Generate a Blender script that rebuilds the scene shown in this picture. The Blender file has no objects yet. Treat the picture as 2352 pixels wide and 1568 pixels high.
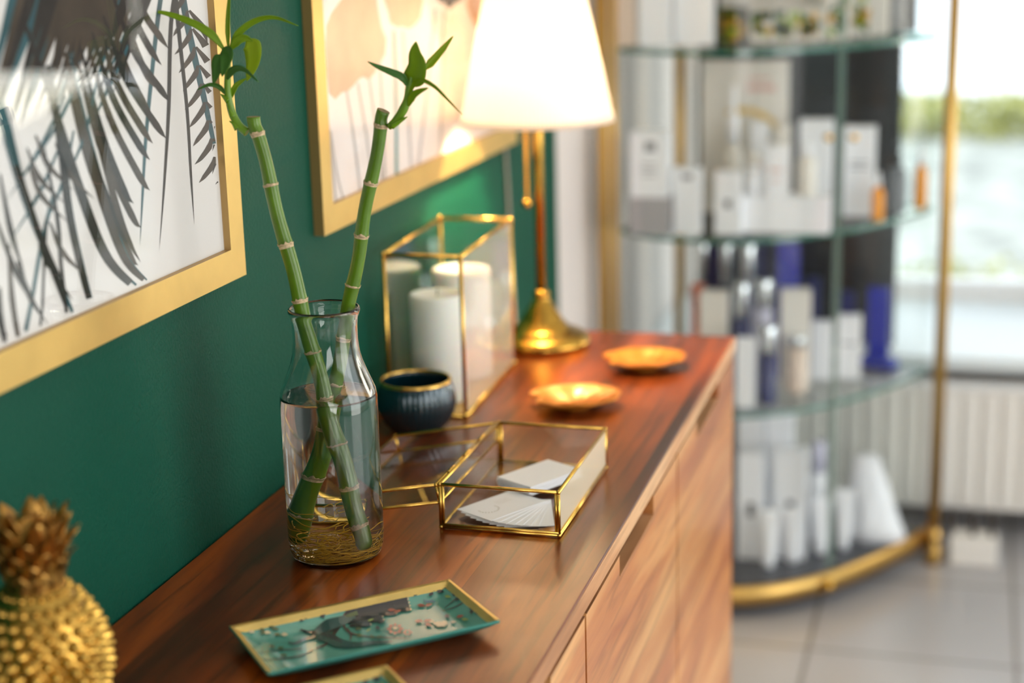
import bpy, bmesh, math, random
from mathutils import Vector, Matrix
random.seed(7)
S = bpy.context.scene
COL = S.collection
PI = math.pi

# ------------------------------------------------------------------ camera
F = 3750.0
cY = Vector((1089, 981, -F)).normalized()
cZ = Vector((-384.0, (F*F + 1089*384.0)/981, F)).normalized()
cX = cY.cross(cZ)
RM = Matrix((cX, cY, cZ))                 # camera space -> world
CAM = Vector((0.78144, 0.0, 1.44))
cd = bpy.data.cameras.new('camera'); cam = bpy.data.objects.new('camera', cd); COL.objects.link(cam)
cam.matrix_world = Matrix.Translation(CAM) @ RM.to_4x4()
cd.sensor_width = 36; cd.lens = F/2352*36; cd.clip_start = .05; cd.clip_end = 200
cd.dof.use_dof = True; cd.dof.focus_distance = 1.70; cd.dof.aperture_fstop = 2.1; cd.dof.aperture_blades = 0
S.camera = cam

# ------------------------------------------------------------------ world, light, exposure
S.view_settings.view_transform = 'Standard'; S.view_settings.look = 'None'
S.view_settings.exposure = 0.0; S.view_settings.gamma = 1; S.view_settings.use_curve_mapping = False
w = bpy.data.worlds.new('world'); S.world = w; w.use_nodes = True
nt = w.node_tree; nt.nodes.clear()
out = nt.nodes.new('ShaderNodeOutputWorld'); bg = nt.nodes.new('ShaderNodeBackground')
tc = nt.nodes.new('ShaderNodeTexCoord'); sp = nt.nodes.new('ShaderNodeSeparateXYZ'); cr = nt.nodes.new('ShaderNodeValToRGB')
nt.links.new(tc.outputs['Generated'], sp.inputs[0]); nt.links.new(sp.outputs['Z'], cr.inputs[0])
nt.links.new(cr.outputs[0], bg.inputs[0]); nt.links.new(bg.outputs[0], out.inputs[0])
cr.color_ramp.elements[0].position = 0.0; cr.color_ramp.elements[0].color = (1.0, .985, .95, 1)
cr.color_ramp.elements[1].position = .55; cr.color_ramp.elements[1].color = (.72, .85, 1.0, 1)
bg.inputs[1].default_value = 2.6

def area(name, loc, target, sx, sy, power, color):
    l = bpy.data.lights.new(name, 'AREA'); l.shape = 'RECTANGLE'; l.size = sx; l.size_y = sy; l.energy = power; l.color = color
    o = bpy.data.objects.new(name, l); COL.objects.link(o); o.location = loc
    d = Vector(target) - Vector(loc); o.rotation_euler = d.to_track_quat('-Z', 'Z').to_euler(); return o
# daylight pouring through the big window opening in the right wall, and the low warm daylight of the garden side
area('daylight_right_window', (3.75, 1.3, 1.5), (0, 1.5, 1.0), 3.6, 1.7, 60, (1, .975, .955))
area('daylight_garden_window', (2.3, 4.75, 1.5), (.6, 1.6, .8), 1.5, 1.2, 42, (1, .92, .76))
area('fill_behind_camera', (2.2, -2.35, 1.35), (.5, 1.8, .9), 2.4, 1.5, 52, (1, .985, .97))  # added fill light behind the camera, brightens surfaces that face it
sl = bpy.data.lights.new('sun', 'SUN'); sl.energy = 2.0; sl.angle = math.radians(6); sl.color = (1, .92, .8)
so = bpy.data.objects.new('sun', sl); COL.objects.link(so)
so.rotation_euler = Vector((-.75, .55, -.62)).to_track_quat('-Z', 'Z').to_euler(); so.location = (6, -3, 6)

# ------------------------------------------------------------------ pixel -> real plane
def ray(px, py):
    return RM @ Vector((px-1176, -(py-784), -F)).normalized()
def onz(px, py, z):
    r = ray(px, py); return CAM + r*((z-CAM.z)/r.z)
def onx(px, py, x):
    r = ray(px, py); return CAM + r*((x-CAM.x)/r.x)
def ony(px, py, y):
    r = ray(px, py); return CAM + r*((y-CAM.y)/r.y)

# ------------------------------------------------------------------ materials
MATS = {}
def newmat(name):
    m = bpy.data.materials.new(name); m.use_nodes = True; MATS[name] = m
    return m, m.node_tree, m.node_tree.nodes['Principled BSDF']
def L(nt, a, b): nt.links.new(a, b)
def hexc(h):
    c = [int(h[i:i+2], 16)/255 for i in (0, 2, 4)]
    return tuple((v/12.92 if v <= .04045 else ((v+.055)/1.055)**2.4) for v in c) + (1,)
def plain(name, col, rough=.5, metal=0, bump=0, bscale=60, var=0.0, coat=0, spec=.5, trans=0, sss=0, vscale=8):
    m, nt, p = newmat(name)
    c = hexc(col) if isinstance(col, str) else (*col, 1)
    p.inputs['Base Color'].default_value = c
    p.inputs['Roughness'].default_value = rough; p.inputs['Metallic'].default_value = metal
    p.inputs['Coat Weight'].default_value = coat; p.inputs['Specular IOR Level'].default_value = spec
    p.inputs['Coat Roughness'].default_value = .08
    tco = nt.nodes.new('ShaderNodeTexCoord')
    if var:
        n = nt.nodes.new('ShaderNodeTexNoise'); n.inputs['Scale'].default_value = vscale; n.inputs['Detail'].default_value = 4
        L(nt, tco.outputs['Object'], n.inputs['Vector'])
        r = nt.nodes.new('ShaderNodeValToRGB')
        r.color_ramp.elements[0].position = .3; r.color_ramp.elements[1].position = .7
        r.color_ramp.elements[0].color = tuple(v*(1-var) for v in c[:3]) + (1,)
        r.color_ramp.elements[1].color = tuple(min(1, v*(1+var)) for v in c[:3]) + (1,)
        L(nt, n.outputs[0], r.inputs[0]); L(nt, r.outputs[0], p.inputs['Base Color'])
    if bump:
        n = nt.nodes.new('ShaderNodeTexNoise'); n.inputs['Scale'].default_value = bscale; n.inputs['Detail'].default_value = 3
        L(nt, tco.outputs['Object'], n.inputs['Vector'])
        b = nt.nodes.new('ShaderNodeBump'); b.inputs['Strength'].default_value = bump; b.inputs['Distance'].default_value = .002
        L(nt, n.outputs[0], b.inputs['Height']); L(nt, b.outputs[0], p.inputs['Normal'])
    if trans:
        p.inputs['Transmission Weight'].default_value = trans
    if sss:
        p.inputs['Subsurface Weight'].default_value = sss; p.inputs['Subsurface Radius'].default_value = (.02, .015, .01)
        p.inputs['Subsurface Scale'].default_value = .5
    return m

def thin_glass(name, tint, refl=1.0, rough=0.0):
    m = bpy.data.materials.new(name); m.use_nodes = True; nt = m.node_tree; nt.nodes.clear(); MATS[name] = m
    o = nt.nodes.new('ShaderNodeOutputMaterial'); mx = nt.nodes.new('ShaderNodeMixShader')
    t = nt.nodes.new('ShaderNodeBsdfTransparent'); g = nt.nodes.new('ShaderNodeBsdfGlossy')
    t.inputs[0].default_value = (*tint, 1); g.inputs['Roughness'].default_value = rough; g.inputs[0].default_value = (1, 1, 1, 1)
    lw = nt.nodes.new('ShaderNodeLayerWeight'); lw.inputs[0].default_value = .5
    pw = nt.nodes.new('ShaderNodeMath'); pw.operation = 'POWER'; pw.inputs[1].default_value = 5
    ma = nt.nodes.new('ShaderNodeMath'); ma.operation = 'MULTIPLY_ADD'; ma.inputs[1].default_value = .96*refl; ma.inputs[2].default_value = .04*refl
    L(nt, lw.outputs['Facing'], pw.inputs[0]); L(nt, pw.outputs[0], ma.inputs[0]); L(nt, ma.outputs[0], mx.inputs[0])
    L(nt, t.outputs[0], mx.inputs[1]); L(nt, g.outputs[0], mx.inputs[2]); L(nt, mx.outputs[0], o.inputs[0])
    return m
def glow_glass(name, col, f0, f1):  # thin glass with a cream glow put into its colour, stronger at grazing angles
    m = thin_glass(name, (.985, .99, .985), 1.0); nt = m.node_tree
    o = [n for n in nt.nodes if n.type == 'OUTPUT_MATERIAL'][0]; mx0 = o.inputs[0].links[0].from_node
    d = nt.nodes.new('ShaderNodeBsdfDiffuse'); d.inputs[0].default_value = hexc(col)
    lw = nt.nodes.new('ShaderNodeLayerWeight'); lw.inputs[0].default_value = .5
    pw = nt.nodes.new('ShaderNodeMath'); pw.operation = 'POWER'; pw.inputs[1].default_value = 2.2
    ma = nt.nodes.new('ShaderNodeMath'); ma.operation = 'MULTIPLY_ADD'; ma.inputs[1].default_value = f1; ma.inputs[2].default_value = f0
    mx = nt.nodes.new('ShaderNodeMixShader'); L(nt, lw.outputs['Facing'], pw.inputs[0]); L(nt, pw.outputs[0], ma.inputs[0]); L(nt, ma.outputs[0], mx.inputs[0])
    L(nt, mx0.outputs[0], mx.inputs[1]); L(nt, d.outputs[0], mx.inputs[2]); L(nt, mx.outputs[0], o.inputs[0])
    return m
def real_glass(name, ior, col, rough=0.0):
    m, nt, p = newmat(name)
    p.inputs['Base Color'].default_value = (*col, 1); p.inputs['Roughness'].default_value = rough
    p.inputs['Transmission Weight'].default_value = 1; p.inputs['IOR'].default_value = ior
    return m

def wood(name, dark, mid, light, rough=.3, scale=1.0, coat=.3, plank=.11, axis='x'):
    m, nt, p = newmat(name)
    tc = nt.nodes.new('ShaderNodeTexCoord'); mp = nt.nodes.new('ShaderNodeMapping')
    L(nt, tc.outputs['Object'], mp.inputs[0])
    # planks side by side, every one with its own offset
    sep = nt.nodes.new('ShaderNodeSeparateXYZ'); L(nt, tc.outputs['Object'], sep.inputs[0])
    d = nt.nodes.new('ShaderNodeMath'); d.operation = 'DIVIDE'; d.inputs[1].default_value = plank
    L(nt, sep.outputs['X' if axis == 'x' else 'Z'], d.inputs[0])
    fl = nt.nodes.new('ShaderNodeMath'); fl.operation = 'FLOOR'; L(nt, d.outputs[0], fl.inputs[0])
    wn = nt.nodes.new('ShaderNodeTexWhiteNoise'); wn.noise_dimensions = '1D'; L(nt, fl.outputs[0], wn.inputs['W'])
    add = nt.nodes.new('ShaderNodeVectorMath'); add.operation = 'ADD'
    sc = nt.nodes.new('ShaderNodeVectorMath'); sc.operation = 'SCALE'; sc.inputs['Scale'].default_value = 7
    L(nt, wn.outputs['Color'], sc.inputs[0]); L(nt, tc.outputs['Object'], add.inputs[0]); L(nt, sc.outputs[0], add.inputs[1])
    L(nt, add.outputs[0], mp.inputs[0])
    mp.inputs['Scale'].default_value = (9*scale, 1.1*scale, 9*scale)
    mp.inputs['Rotation'].default_value = (.02, 0, .05)
    n1 = nt.nodes.new('ShaderNodeTexNoise'); n1.inputs['Scale'].default_value = 1.6; n1.inputs['Detail'].default_value = 5; n1.inputs['Distortion'].default_value = .6
    L(nt, mp.outputs[0], n1.inputs['Vector'])
    mp2 = nt.nodes.new('ShaderNodeMapping'); mp2.inputs['Scale'].default_value = (45*scale, 2.2*scale, 45*scale)
    L(nt, add.outputs[0], mp2.inputs[0])
    n2 = nt.nodes.new('ShaderNodeTexNoise'); n2.inputs['Scale'].default_value = 2; n2.inputs['Detail'].default_value = 6; n2.inputs['Distortion'].default_value = .8
    L(nt, mp2.outputs[0], n2.inputs['Vector'])
    r = nt.nodes.new('ShaderNodeValToRGB'); e = r.color_ramp.elements
    e[0].position = .32; e[0].color = hexc(dark); e[1].position = .68; e[1].color = hexc(light)
    k = e.new(.5); k.color = hexc(mid)
    L(nt, n1.outputs[0], r.inputs[0])
    r2 = nt.nodes.new('ShaderNodeValToRGB'); r2.color_ramp.elements[0].position = .34; r2.color_ramp.elements[0].color = (.22, .17, .15, 1)
    r2.color_ramp.elements[1].position = .5; r2.color_ramp.elements[1].color = (1, 1, 1, 1)
    L(nt, n2.outputs[0], r2.inputs[0])
    mx = nt.nodes.new('ShaderNodeMix'); mx.data_type = 'RGBA'; mx.blend_type = 'MULTIPLY'; mx.inputs[0].default_value = .7 if name == 'wood_top' else .4
    L(nt, r.outputs[0], mx.inputs[6]); L(nt, r2.outputs[0], mx.inputs[7])
    # plank to plank brightness
    hv = nt.nodes.new('ShaderNodeHueSaturation'); mr = nt.nodes.new('ShaderNodeMapRange'); mr.inputs['To Min'].default_value = .9; mr.inputs['To Max'].default_value = 1.12
    L(nt, wn.outputs['Value'], mr.inputs[0]); L(nt, mr.outputs[0], hv.inputs['Value']); L(nt, mx.outputs[2], hv.inputs['Color'])
    L(nt, hv.outputs[0], p.inputs['Base Color'])
    p.inputs['Specular Tint'].default_value = (1, .72, .42, 1); p.inputs['Coat Tint'].default_value = (1, .9, .78, 1)
    p.inputs['Roughness'].default_value = rough; p.inputs['Coat Weight'].default_value = coat; p.inputs['Coat Roughness'].default_value = .16
    b = nt.nodes.new('ShaderNodeBump'); b.inputs['Strength'].default_value = .02; b.inputs['Distance'].default_value = .001
    L(nt, n2.outputs[0], b.inputs['Height']); L(nt, b.outputs[0], p.inputs['Normal'])
    return m

def translucent(name, col, mixf=.5, var=0):
    m = bpy.data.materials.new(name); m.use_nodes = True; nt = m.node_tree; MATS[name] = m
    p = nt.nodes['Principled BSDF']; p.inputs['Base Color'].default_value = hexc(col); p.inputs['Roughness'].default_value = .4
    o = nt.nodes['Material Output']; t = nt.nodes.new('ShaderNodeBsdfTranslucent'); t.inputs[0].default_value = hexc(col)
    mx = nt.nodes.new('ShaderNodeMixShader'); mx.inputs[0].default_value = mixf
    L(nt, p.outputs[0], mx.inputs[1]); L(nt, t.outputs[0], mx.inputs[2]); L(nt, mx.outputs[0], o.inputs[0])
    return m

plain('wall_green', '024a38', .6, spec=.2, bump=.55, bscale=260, var=.06, vscale=3)
plain('wall_white', 'e6ded8', .7, bump=.2, bscale=200)
plain('white', 'f2f2f0', .5)
plain('ceiling', 'f0efec', .8)
plain('paper', 'dfddd9', .55)
plain('card', 'fbfbfd', .5)
plain('card_ink', 'a9a58c', .6)
plain('pinkpaper', 'f3e7df', .55)
plain('brass', 'e6b95c', .24, 1, var=.12, vscale=40)
plain('brass_bright', 'f0c468', .2, 1)
plain('brass_soft', 'cfa860', .34, 1)
plain('antique', 'bf9440', .2, 1, var=.2, vscale=25)
plain('frame_gold', 'e3bf72', .38, .85, var=.08, vscale=14, bump=.06, bscale=200)
plain('frame_side', 'b5935c', .45, .6)
plain('pine_gold', 'c9a04e', .27, 1, var=.25, vscale=60)
plain('pine_crown', 'b98c48', .32, .95, var=.3, vscale=60)
plain('candle', 'fffaf0', .45, sss=.8)
plain('wick', '2a241c', .8)
plain('teal_cup', '06303a', .16, .35, coat=1)
plain('tray_teal', '5a9c8c', .18, coat=1, var=.14, vscale=16)
plain('tray_rim', 'e2c67c', .3, .9, var=.1, vscale=40)
plain('tray_under', '3c8a7c', .3)
plain('ink', '141a26', .3, coat=1); plain('ink_brown', '4a2f28', .3, coat=1); plain('ink_red', '9a4a36', .3, coat=1)
plain('ink_cream', 'c9b993', .3, coat=1); plain('ink_olive', '4a5a30', .3, coat=1); plain('ink_blue', '2b4a80', .3, coat=1)
plain('ink_teal_dark', '174744', .3, coat=1); plain('ink_green', '8aa04a', .3, coat=1)
plain('palm_dark', '171613', .7, var=.3, vscale=30); plain('palm_teal', '1f5058', .7, var=.35, vscale=25); plain('palm_brown', '3a3126', .7, var=.35, vscale=25)
plain('ginkgo_tan', 'd2a583', .6, var=.1, vscale=20); plain('ginkgo_grey', '55504e', .6, var=.2, vscale=20)
plain('stem_grey', 'b9b2ac', .6); plain('stem_teal', '4c8f8c', .6)
plain('stalk', '537606', .34, var=.25, vscale=30, coat=.12)
plain('scar', 'c9b08a', .7, var=.4, vscale=300)
plain('cut', '8c7b56', .8, var=.3, vscale=300)
plain('shoot', '648a10', .3, var=.2, vscale=40)
translucent('leaf_a', '86a80e', .42); translucent('leaf_b', '467a26', .35); translucent('leaf_c', 'a8bf24', .5)
plain('root', 'f2b436', .5, var=.3, vscale=60)
plain('leaf_dish', 'd98a2c', .42, .2, coat=.15, var=.15, vscale=40)
translucent('shade', 'fffaf4', .62)
plain('cord', '9a948a', .5)
plain('slate', '3a3c44', .3, var=.2, vscale=20)
plain('marble', '2a2a2e', .25)
thin_glass('pane', (.99, .995, .992), 1.0); thin_glass('pane_green', (.975, .99, .982), 1.0); thin_glass('pane_curved', (.965, .985, .975), .5)
glow_glass('pane_glow', 'fff0d0', .02, .5); glow_glass('pane_glow_faint', 'fff4dc', .0, .3)  # diffuse cream stands in for bright light on the side panes
thin_glass('pane_cab', (.98, .99, .985), .4)
thin_glass('pane_art', (.99, .99, .99), .6)
thin_glass('window_glass', (.98, .99, .98), 1.0)
plain('shelf_edge', '2f8f7c', .1, coat=1, trans=.5)
plain('seam', '7d9a90', .15, coat=1)
real_glass('carafe', 1.47, (.985, 1, .99)); real_glass('water', 1.33, (1, .995, .97))
plain('amber', 'f59c08', .15); plain('black_plastic', '121214', .3); plain('grey_plastic', '6a6f74', .4)
plain('prod_white', 'f4f6fb', .4); plain('prod_cream', 'e6e2da', .45); plain('prod_grey', 'a9a7aa', .45); plain('prod_pink', 'e8d4c4', .45)
plain('prod_blue', '1c2fa8', .25, coat=.5); plain('prod_navy', '232a5e', .3); plain('prod_lilac', 'c9c8dc', .4); plain('chrome', 'dfe4e8', .12, 1)
plain('prod_orange', 'd8704a', .5); plain('label_grey', '8d9096', .5); plain('label_dark', '4a5058', .5); plain('yellow_arc', 'e2c272', .5); plain('label_pink','dcb8b0',.5)
plain('botan_green', '10502c', .5, var=.3); plain('botan_lime', '8fae10', .5, var=.3); plain('botan_yellow', 'd0a010', .5); plain('botan_dark', '3a3a22', .5)
plain('board_grey', '14171a', .5, var=.1, vscale=3)
plain('radiator', 'efece4', .4)
plain('ledge', 'e4ecec', .3)
plain('asphalt', '9a9c98', .9, var=.35, vscale=1.2); plain('gravel', 'acaca2', .9, var=.45, vscale=3.5); plain('pale_ground', 'ffffff', .9)
plain('hedge_leaf', 'b0b070', .7, var=.4, vscale=6)
plain('dark_peg', '3b332c', .4); plain('brown_cloth', '5a4028', .8)
plain('facade', 'cfcac0', .8)
wood('wood_top', '461606', '76300a', 'b0540e', .3, .8, .28, .105)
wood('wood_front', 'a86038', 'c8824a', 'e6ae70', .34, .8, .2, .13, 'z')
wood('wood_edge', 'b07a50', 'd09a6c', 'e8be90', .4, 1.2, .1, .5)
plain('wood_in', '2c1008', .5)

# floor tiles
m, nt, p = newmat('tiles')
tc = nt.nodes.new('ShaderNodeTexCoord'); mp = nt.nodes.new('ShaderNodeMapping'); br = nt.nodes.new('ShaderNodeTexBrick')
L(nt, tc.outputs['Object'], mp.inputs[0]); L(nt, mp.outputs[0], br.inputs['Vector'])
mp.inputs['Location'].default_value = (-.497, -3.11, 0)
br.offset = 0; br.squash = 1; br.inputs['Scale'].default_value = 1; br.inputs['Brick Width'].default_value = .405; br.inputs['Row Height'].default_value = .4
br.inputs['Mortar Size'].default_value = .005; br.inputs['Mortar Smooth'].default_value = .3
br.inputs['Color1'].default_value = hexc('aeadae'); br.inputs['Color2'].default_value = hexc('b4b3b4'); br.inputs['Mortar'].default_value = hexc('7c756e')
L(nt, br.outputs['Color'], p.inputs['Base Color']); p.inputs['Roughness'].default_value = .28; p.inputs['Coat Weight'].default_value = .3; p.inputs['Coat Roughness'].default_value = .2

# ------------------------------------------------------------------ mesh helpers
class MB:
    def __init__(s): s.v = []; s.f = []; s.m = []; s.sm = []
    def add(s, vs, fs, mi=0, sm=False):
        o = len(s.v); s.v += [tuple(v) for v in vs]
        for f in fs: s.f.append([o+i for i in f]); s.m.append(mi); s.sm.append(sm)
    def box(s, a, b, mi=0, M=None):
        x0, y0, z0 = a; x1, y1, z1 = b
        vs = [Vector(c) for c in ((x0,y0,z0),(x1,y0,z0),(x1,y1,z0),(x0,y1,z0),(x0,y0,z1),(x1,y0,z1),(x1,y1,z1),(x0,y1,z1))]
        if M is not None: vs = [M @ v for v in vs]
        s.add(vs, [(3,2,1,0),(4,5,6,7),(0,1,5,4),(1,2,6,5),(2,3,7,6),(3,0,4,7)], mi)
    def tube(s, pts, rad, n=12, mi=0, cap=True, sm=True, mseg=None, flat=None):
        pts = [Vector(p) for p in pts]; k = len(pts)
        if not hasattr(rad, '__len__'): rad = [rad]*k
        vs = []; fs = []; prev = None
        for i, p in enumerate(pts):
            t = (pts[min(i+1, k-1)] - pts[max(i-1, 0)]).normalized()
            if prev is None:
                a = Vector((0, 0, 1)) if abs(t.z) < .9 else Vector((1, 0, 0))
                u = t.cross(a).normalized()
            else:
                u = (prev - t*prev.dot(t)).normalized()
            prev = u; v = t.cross(u)
            for j in range(n):
                th = 2*PI*j/n; vs.append(p + u*math.cos(th)*rad[i] + v*math.sin(th)*rad[i])
        o = len(s.v); s.v += [tuple(q) for q in vs]
        for i in range(k-1):
            for j in range(n):
                s.f.append([o+i*n+j, o+i*n+(j+1) % n, o+(i+1)*n+(j+1) % n, o+(i+1)*n+j]); s.m.append(mseg[i] if mseg else mi); s.sm.append(sm)
        if cap:
            s.f.append([o+j for j in reversed(range(n))]); s.m.append(mi); s.sm.append(False)
            s.f.append([o+(k-1)*n+j for j in range(n)]); s.m.append(mi); s.sm.append(False)
    def lathe(s, prof, n=48, c=(0, 0, 0), mi=0, sm=True, mseg=None, closed=False, wob=None):
        o = len(s.v)
        for i, (r, z) in enumerate(prof):
            for j in range(n):
                th = 2*PI*j/n; rr = r*(wob(th, z) if wob else 1)
                s.v.append((c[0]+rr*math.cos(th), c[1]+rr*math.sin(th), c[2]+z))
        k = len(prof)
        for i in range(k if closed else k-1):
            i2 = (i+1) % k
            for j in range(n):
                s.f.append([o+i*n+j, o+i*n+(j+1) % n, o+i2*n+(j+1) % n, o+i2*n+j]); s.m.append(mseg[i] if mseg else mi); s.sm.append(sm)
    def prism(s, poly, z0, z1, mi=0, mside=None):
        n = len(poly); o = len(s.v)
        for z in (z0, z1): s.v += [(p[0], p[1], z) for p in poly]
        s.f.append([o+i for i in reversed(range(n))]); s.m.append(mi); s.sm.append(False)
        s.f.append([o+n+i for i in range(n)]); s.m.append(mi); s.sm.append(False)
        for i in range(n):
            j = (i+1) % n; s.f.append([o+i, o+j, o+n+j, o+n+i]); s.m.append(mi if mside is None else mside); s.sm.append(False)
    def sphere(s, c, r, n=16, mi=0, sc=(1, 1, 1)):
        prof = [(max(1e-5, math.sin(PI*i/(n//2)))*r, -math.cos(PI*i/(n//2))*r) for i in range(n//2+1)]
        o = len(s.v); s.lathe(prof, n, (0, 0, 0), mi)
        for i in range(o, len(s.v)):
            v = s.v[i]; s.v[i] = (c[0]+v[0]*sc[0], c[1]+v[1]*sc[1], c[2]+v[2]*sc[2])

def obj(name, mb, mats, parent=None, off=None, bevel=0, **props):
    me = bpy.data.meshes.new(name)
    ox = Vector(off) if off is not None else (parent_world(parent) if parent else Vector())
    me.from_pydata([tuple(Vector(v)-ox) for v in mb.v], [], mb.f)
    for mm in (mats if isinstance(mats, (list, tuple)) else [mats]): me.materials.append(MATS[mm])
    for p_, mi, sm in zip(me.polygons, mb.m, mb.sm): p_.material_index = mi; p_.use_smooth = sm
    me.validate(); me.update()
    o = bpy.data.objects.new(name, me); COL.objects.link(o)
    if parent: o.parent = parent
    else: o.location = ox
    if bevel:
        b = o.modifiers.new('bevel', 'BEVEL'); b.width = bevel; b.segments = 2; b.limit_method = 'ANGLE'; b.angle_limit = .6
    for k, v in props.items(): o[k] = v
    return o
def parent_world(p):
    v = Vector()
    while p: v += Vector(p.location); p = p.parent
    return v
def thing(name, label, cat, loc, group=None):
    o = bpy.data.objects.new(name, None); COL.objects.link(o); o.location = loc; o.empty_display_size = .02
    o['label'] = label; o['category'] = cat
    if group: o['group'] = group
    return o
def tag(o, label, cat, group=None):
    o['label'] = label; o['category'] = cat
    if group: o['group'] = group
    return o
def struct(name, mb, mats, **k):
    return obj(name, mb, mats, kind='structure', **k)
def catmull(pts, n=8):
    pts = [Vector(p) for p in pts]; r = []
    P = [pts[0]*2-pts[1]] + pts + [pts[-1]*2-pts[-2]]
    for i in range(1, len(P)-2):
        a, b, c, d = P[i-1], P[i], P[i+1], P[i+2]
        for k in range(n):
            t = k/n
            r.append(.5*((2*b)+(-a+c)*t+(2*a-5*b+4*c-d)*t*t+(-a+3*b-3*c+d)*t**3))
    r.append(pts[-1]); return r

# ------------------------------------------------------------------ room shell
TOP = .80; DEP = .4262
b = MB(); b.box((-.4, -2.6, -.1), (4.2, 4.75, 0)); struct('floor', b, 'tiles', off=(0, 0, 0))
b = MB(); b.box((-.4, -2.6, 2.7), (4.2, 4.75, 2.8)); struct('ceiling', b, 'ceiling')
b = MB(); b.box((-.15, -2.5, 0), (0, 3.057, 2.7)); struct('wall_left', b, 'wall_green')
b = MB(); b.box((-.15, 3.057, 0), (0, 4.6, 2.7)); struct('wall_left_far', b, 'wall_white')
plain('wall_taupe', '5d564e', .8)
b = MB(); b.box((-.15, -2.6, 0), (4.1, -2.5, 2.7)); struct('wall_back', b, 'wall_taupe')
# window wall at the far end
LZ = .43; WY = 4.40
b = MB(); b.box((0, WY, 0), (4.0, WY+.2, LZ-.03)); b.box((0, WY, 2.35), (4.0, WY+.2, 2.7)); b.box((3.3, WY, LZ-.03), (4.0, WY+.2, 2.35)); b.box((1.06, WY, LZ-.03), (1.62, WY+.2, 2.35)); b.box((0, WY, LZ-.03), (.04, WY+.2, 2.35))
struct('wall_far', b, 'wall_white')
b = MB(); b.box((0.005, 3.86, LZ-.03), (3.2, WY+.1, LZ)); struct('trim_1', b, 'ledge')
b = MB()
for x0, x1 in ((.04, .09), (1.01, 1.06), (1.62, 1.67), (2.42, 2.47), (3.25, 3.3)): b.box((x0, WY+.08, LZ), (x1, WY+.14, 2.35))
b.box((.09, WY+.08, LZ), (3.25, WY+.14, LZ+.05)); b.box((.09, WY+.08, 2.3), (3.25, WY+.14, 2.35))
wf = struct('window_1', b, 'white')
b = MB(); b.box((.09, WY+.105, LZ+.05), (3.25, WY+.109, 2.3)); obj('window_glass', b, 'window_glass', wf)
# right wall with its wide window opening
b = MB(); b.box((4.0, -2.5, 0), (4.1, 4.6, .4)); b.box((4.0, -2.5, 2.4), (4.1, 4.6, 2.7)); b.box((4.0, -2.5, .4), (4.1, -1.2, 2.4)); b.box((4.0, 3.7, .4), (4.1, 4.6, 2.4)); b.box((4.0, 1.1, .4), (4.1, 1.25, 2.4))
struct('wall_right', b, 'wall_white')
# outside
b = MB(); b.box((-30, 4.8, -.25), (40, 12.6, -.15)); b.box((4.3, -30, -.25), (40, 4.8, -.15)); g = struct('ground_near', b, 'gravel')
b = MB(); b.box((-30, 12.6, -.25), (40, 90, -.14)); g = struct('ground_far', b, 'pale_ground')

# ------------------------------------------------------------------ framed prints
def picture(y0, y1, z0, z1, label, prints):
    ft = .014; fw = .034
    t = thing('picture_frame', label, 'picture', (0, y0, z0))
    b = MB()
    def bar(poly, x0, x1):
        n = len(poly); o = [Vector((x0, p[0], p[1])) for p in poly] + [Vector((x1, p[0], p[1])) for p in poly]
        b.add(o, [tuple(range(n))[::-1], tuple(range(n, 2*n))], 0)
        for i in range(n):
            j = (i+1) % n; b.add([o[i], o[j], o[n+j], o[n+i]], [(0, 1, 2, 3)], 1)
    for poly in ([(y0,z0),(y1,z0),(y1-fw,z0+fw),(y0+fw,z0+fw)], [(y1,z0),(y1,z1),(y1-fw,z1-fw),(y1-fw,z0+fw)],
                 [(y1,z1),(y0,z1),(y0+fw,z1-fw),(y1-fw,z1-fw)], [(y0,z1),(y0,z0),(y0+fw,z0+fw),(y0+fw,z1-fw)]):
        bar(poly, .0005, ft)
    obj('frame', b, ['frame_gold', 'frame_side'], t, bevel=.0008)
    b = MB(); b.box((.001, y0+fw-.002, z0+fw-.002), (.006, y1-fw+.002, z1-fw+.002)); paper = prints[0]
    mats = [paper]
    for mi, poly in enumerate_prints(prints[1], mats):
        n = len(poly); b.add([(.0062+.00004*(mi % 7)+q[2], q[0], q[1]) for q in poly], [tuple(range(n))], mi)
    obj('print', b, mats, t)
    b = MB(); b.box((.0085, y0+fw-.002, z0+fw-.002), (.0105, y1-fw+.002, z1-fw+.002)); obj('glass_pane', b, 'pane_art', t)
    return t
def enumerate_prints(lst, mats):
    for m_, poly in lst:
        if m_ not in mats: mats.append(m_)
        yield mats.index(m_), poly

PX = .0065
def P2(px, py):
    v = onx(px, py, PX); return (v.y, v.z)
LAY = [0.0]
def lay(): LAY[0] += 1.6e-6; return LAY[0]
def strip(pts, ws, n=6):
    """tapering blade along a curve on the print, as separate quads"""
    c = catmull([(p[0], p[1], 0) for p in pts], n); k = len(c); d = lay(); q = []
    W = lambda t: sum_interp(ws, t)
    L_, R_ = [], []
    for i, p in enumerate(c):
        t = (c[min(i+1, k-1)]-c[max(i-1, 0)]).normalized(); nn = Vector((-t.y, t.x, 0)); w_ = W(i/(k-1))/2
        L_.append(P2(*(p+nn*w_)[:2])); R_.append(P2(*(p-nn*w_)[:2]))
    for i in range(k-1): q.append([(*L_[i], d), (*L_[i+1], d), (*R_[i+1], d), (*R_[i], d)])
    return q
def sum_interp(ws, t):
    x = t*(len(ws)-1); i = min(int(x), len(ws)-2); return ws[i]+(ws[i+1]-ws[i])*(x-i)
A = []
def blade(mat_, pts, ws): A.extend((mat_, q) for q in strip(pts, ws))
ZT = 1.75
rA = onx(566, 630, .014); zA = rA.z
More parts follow.
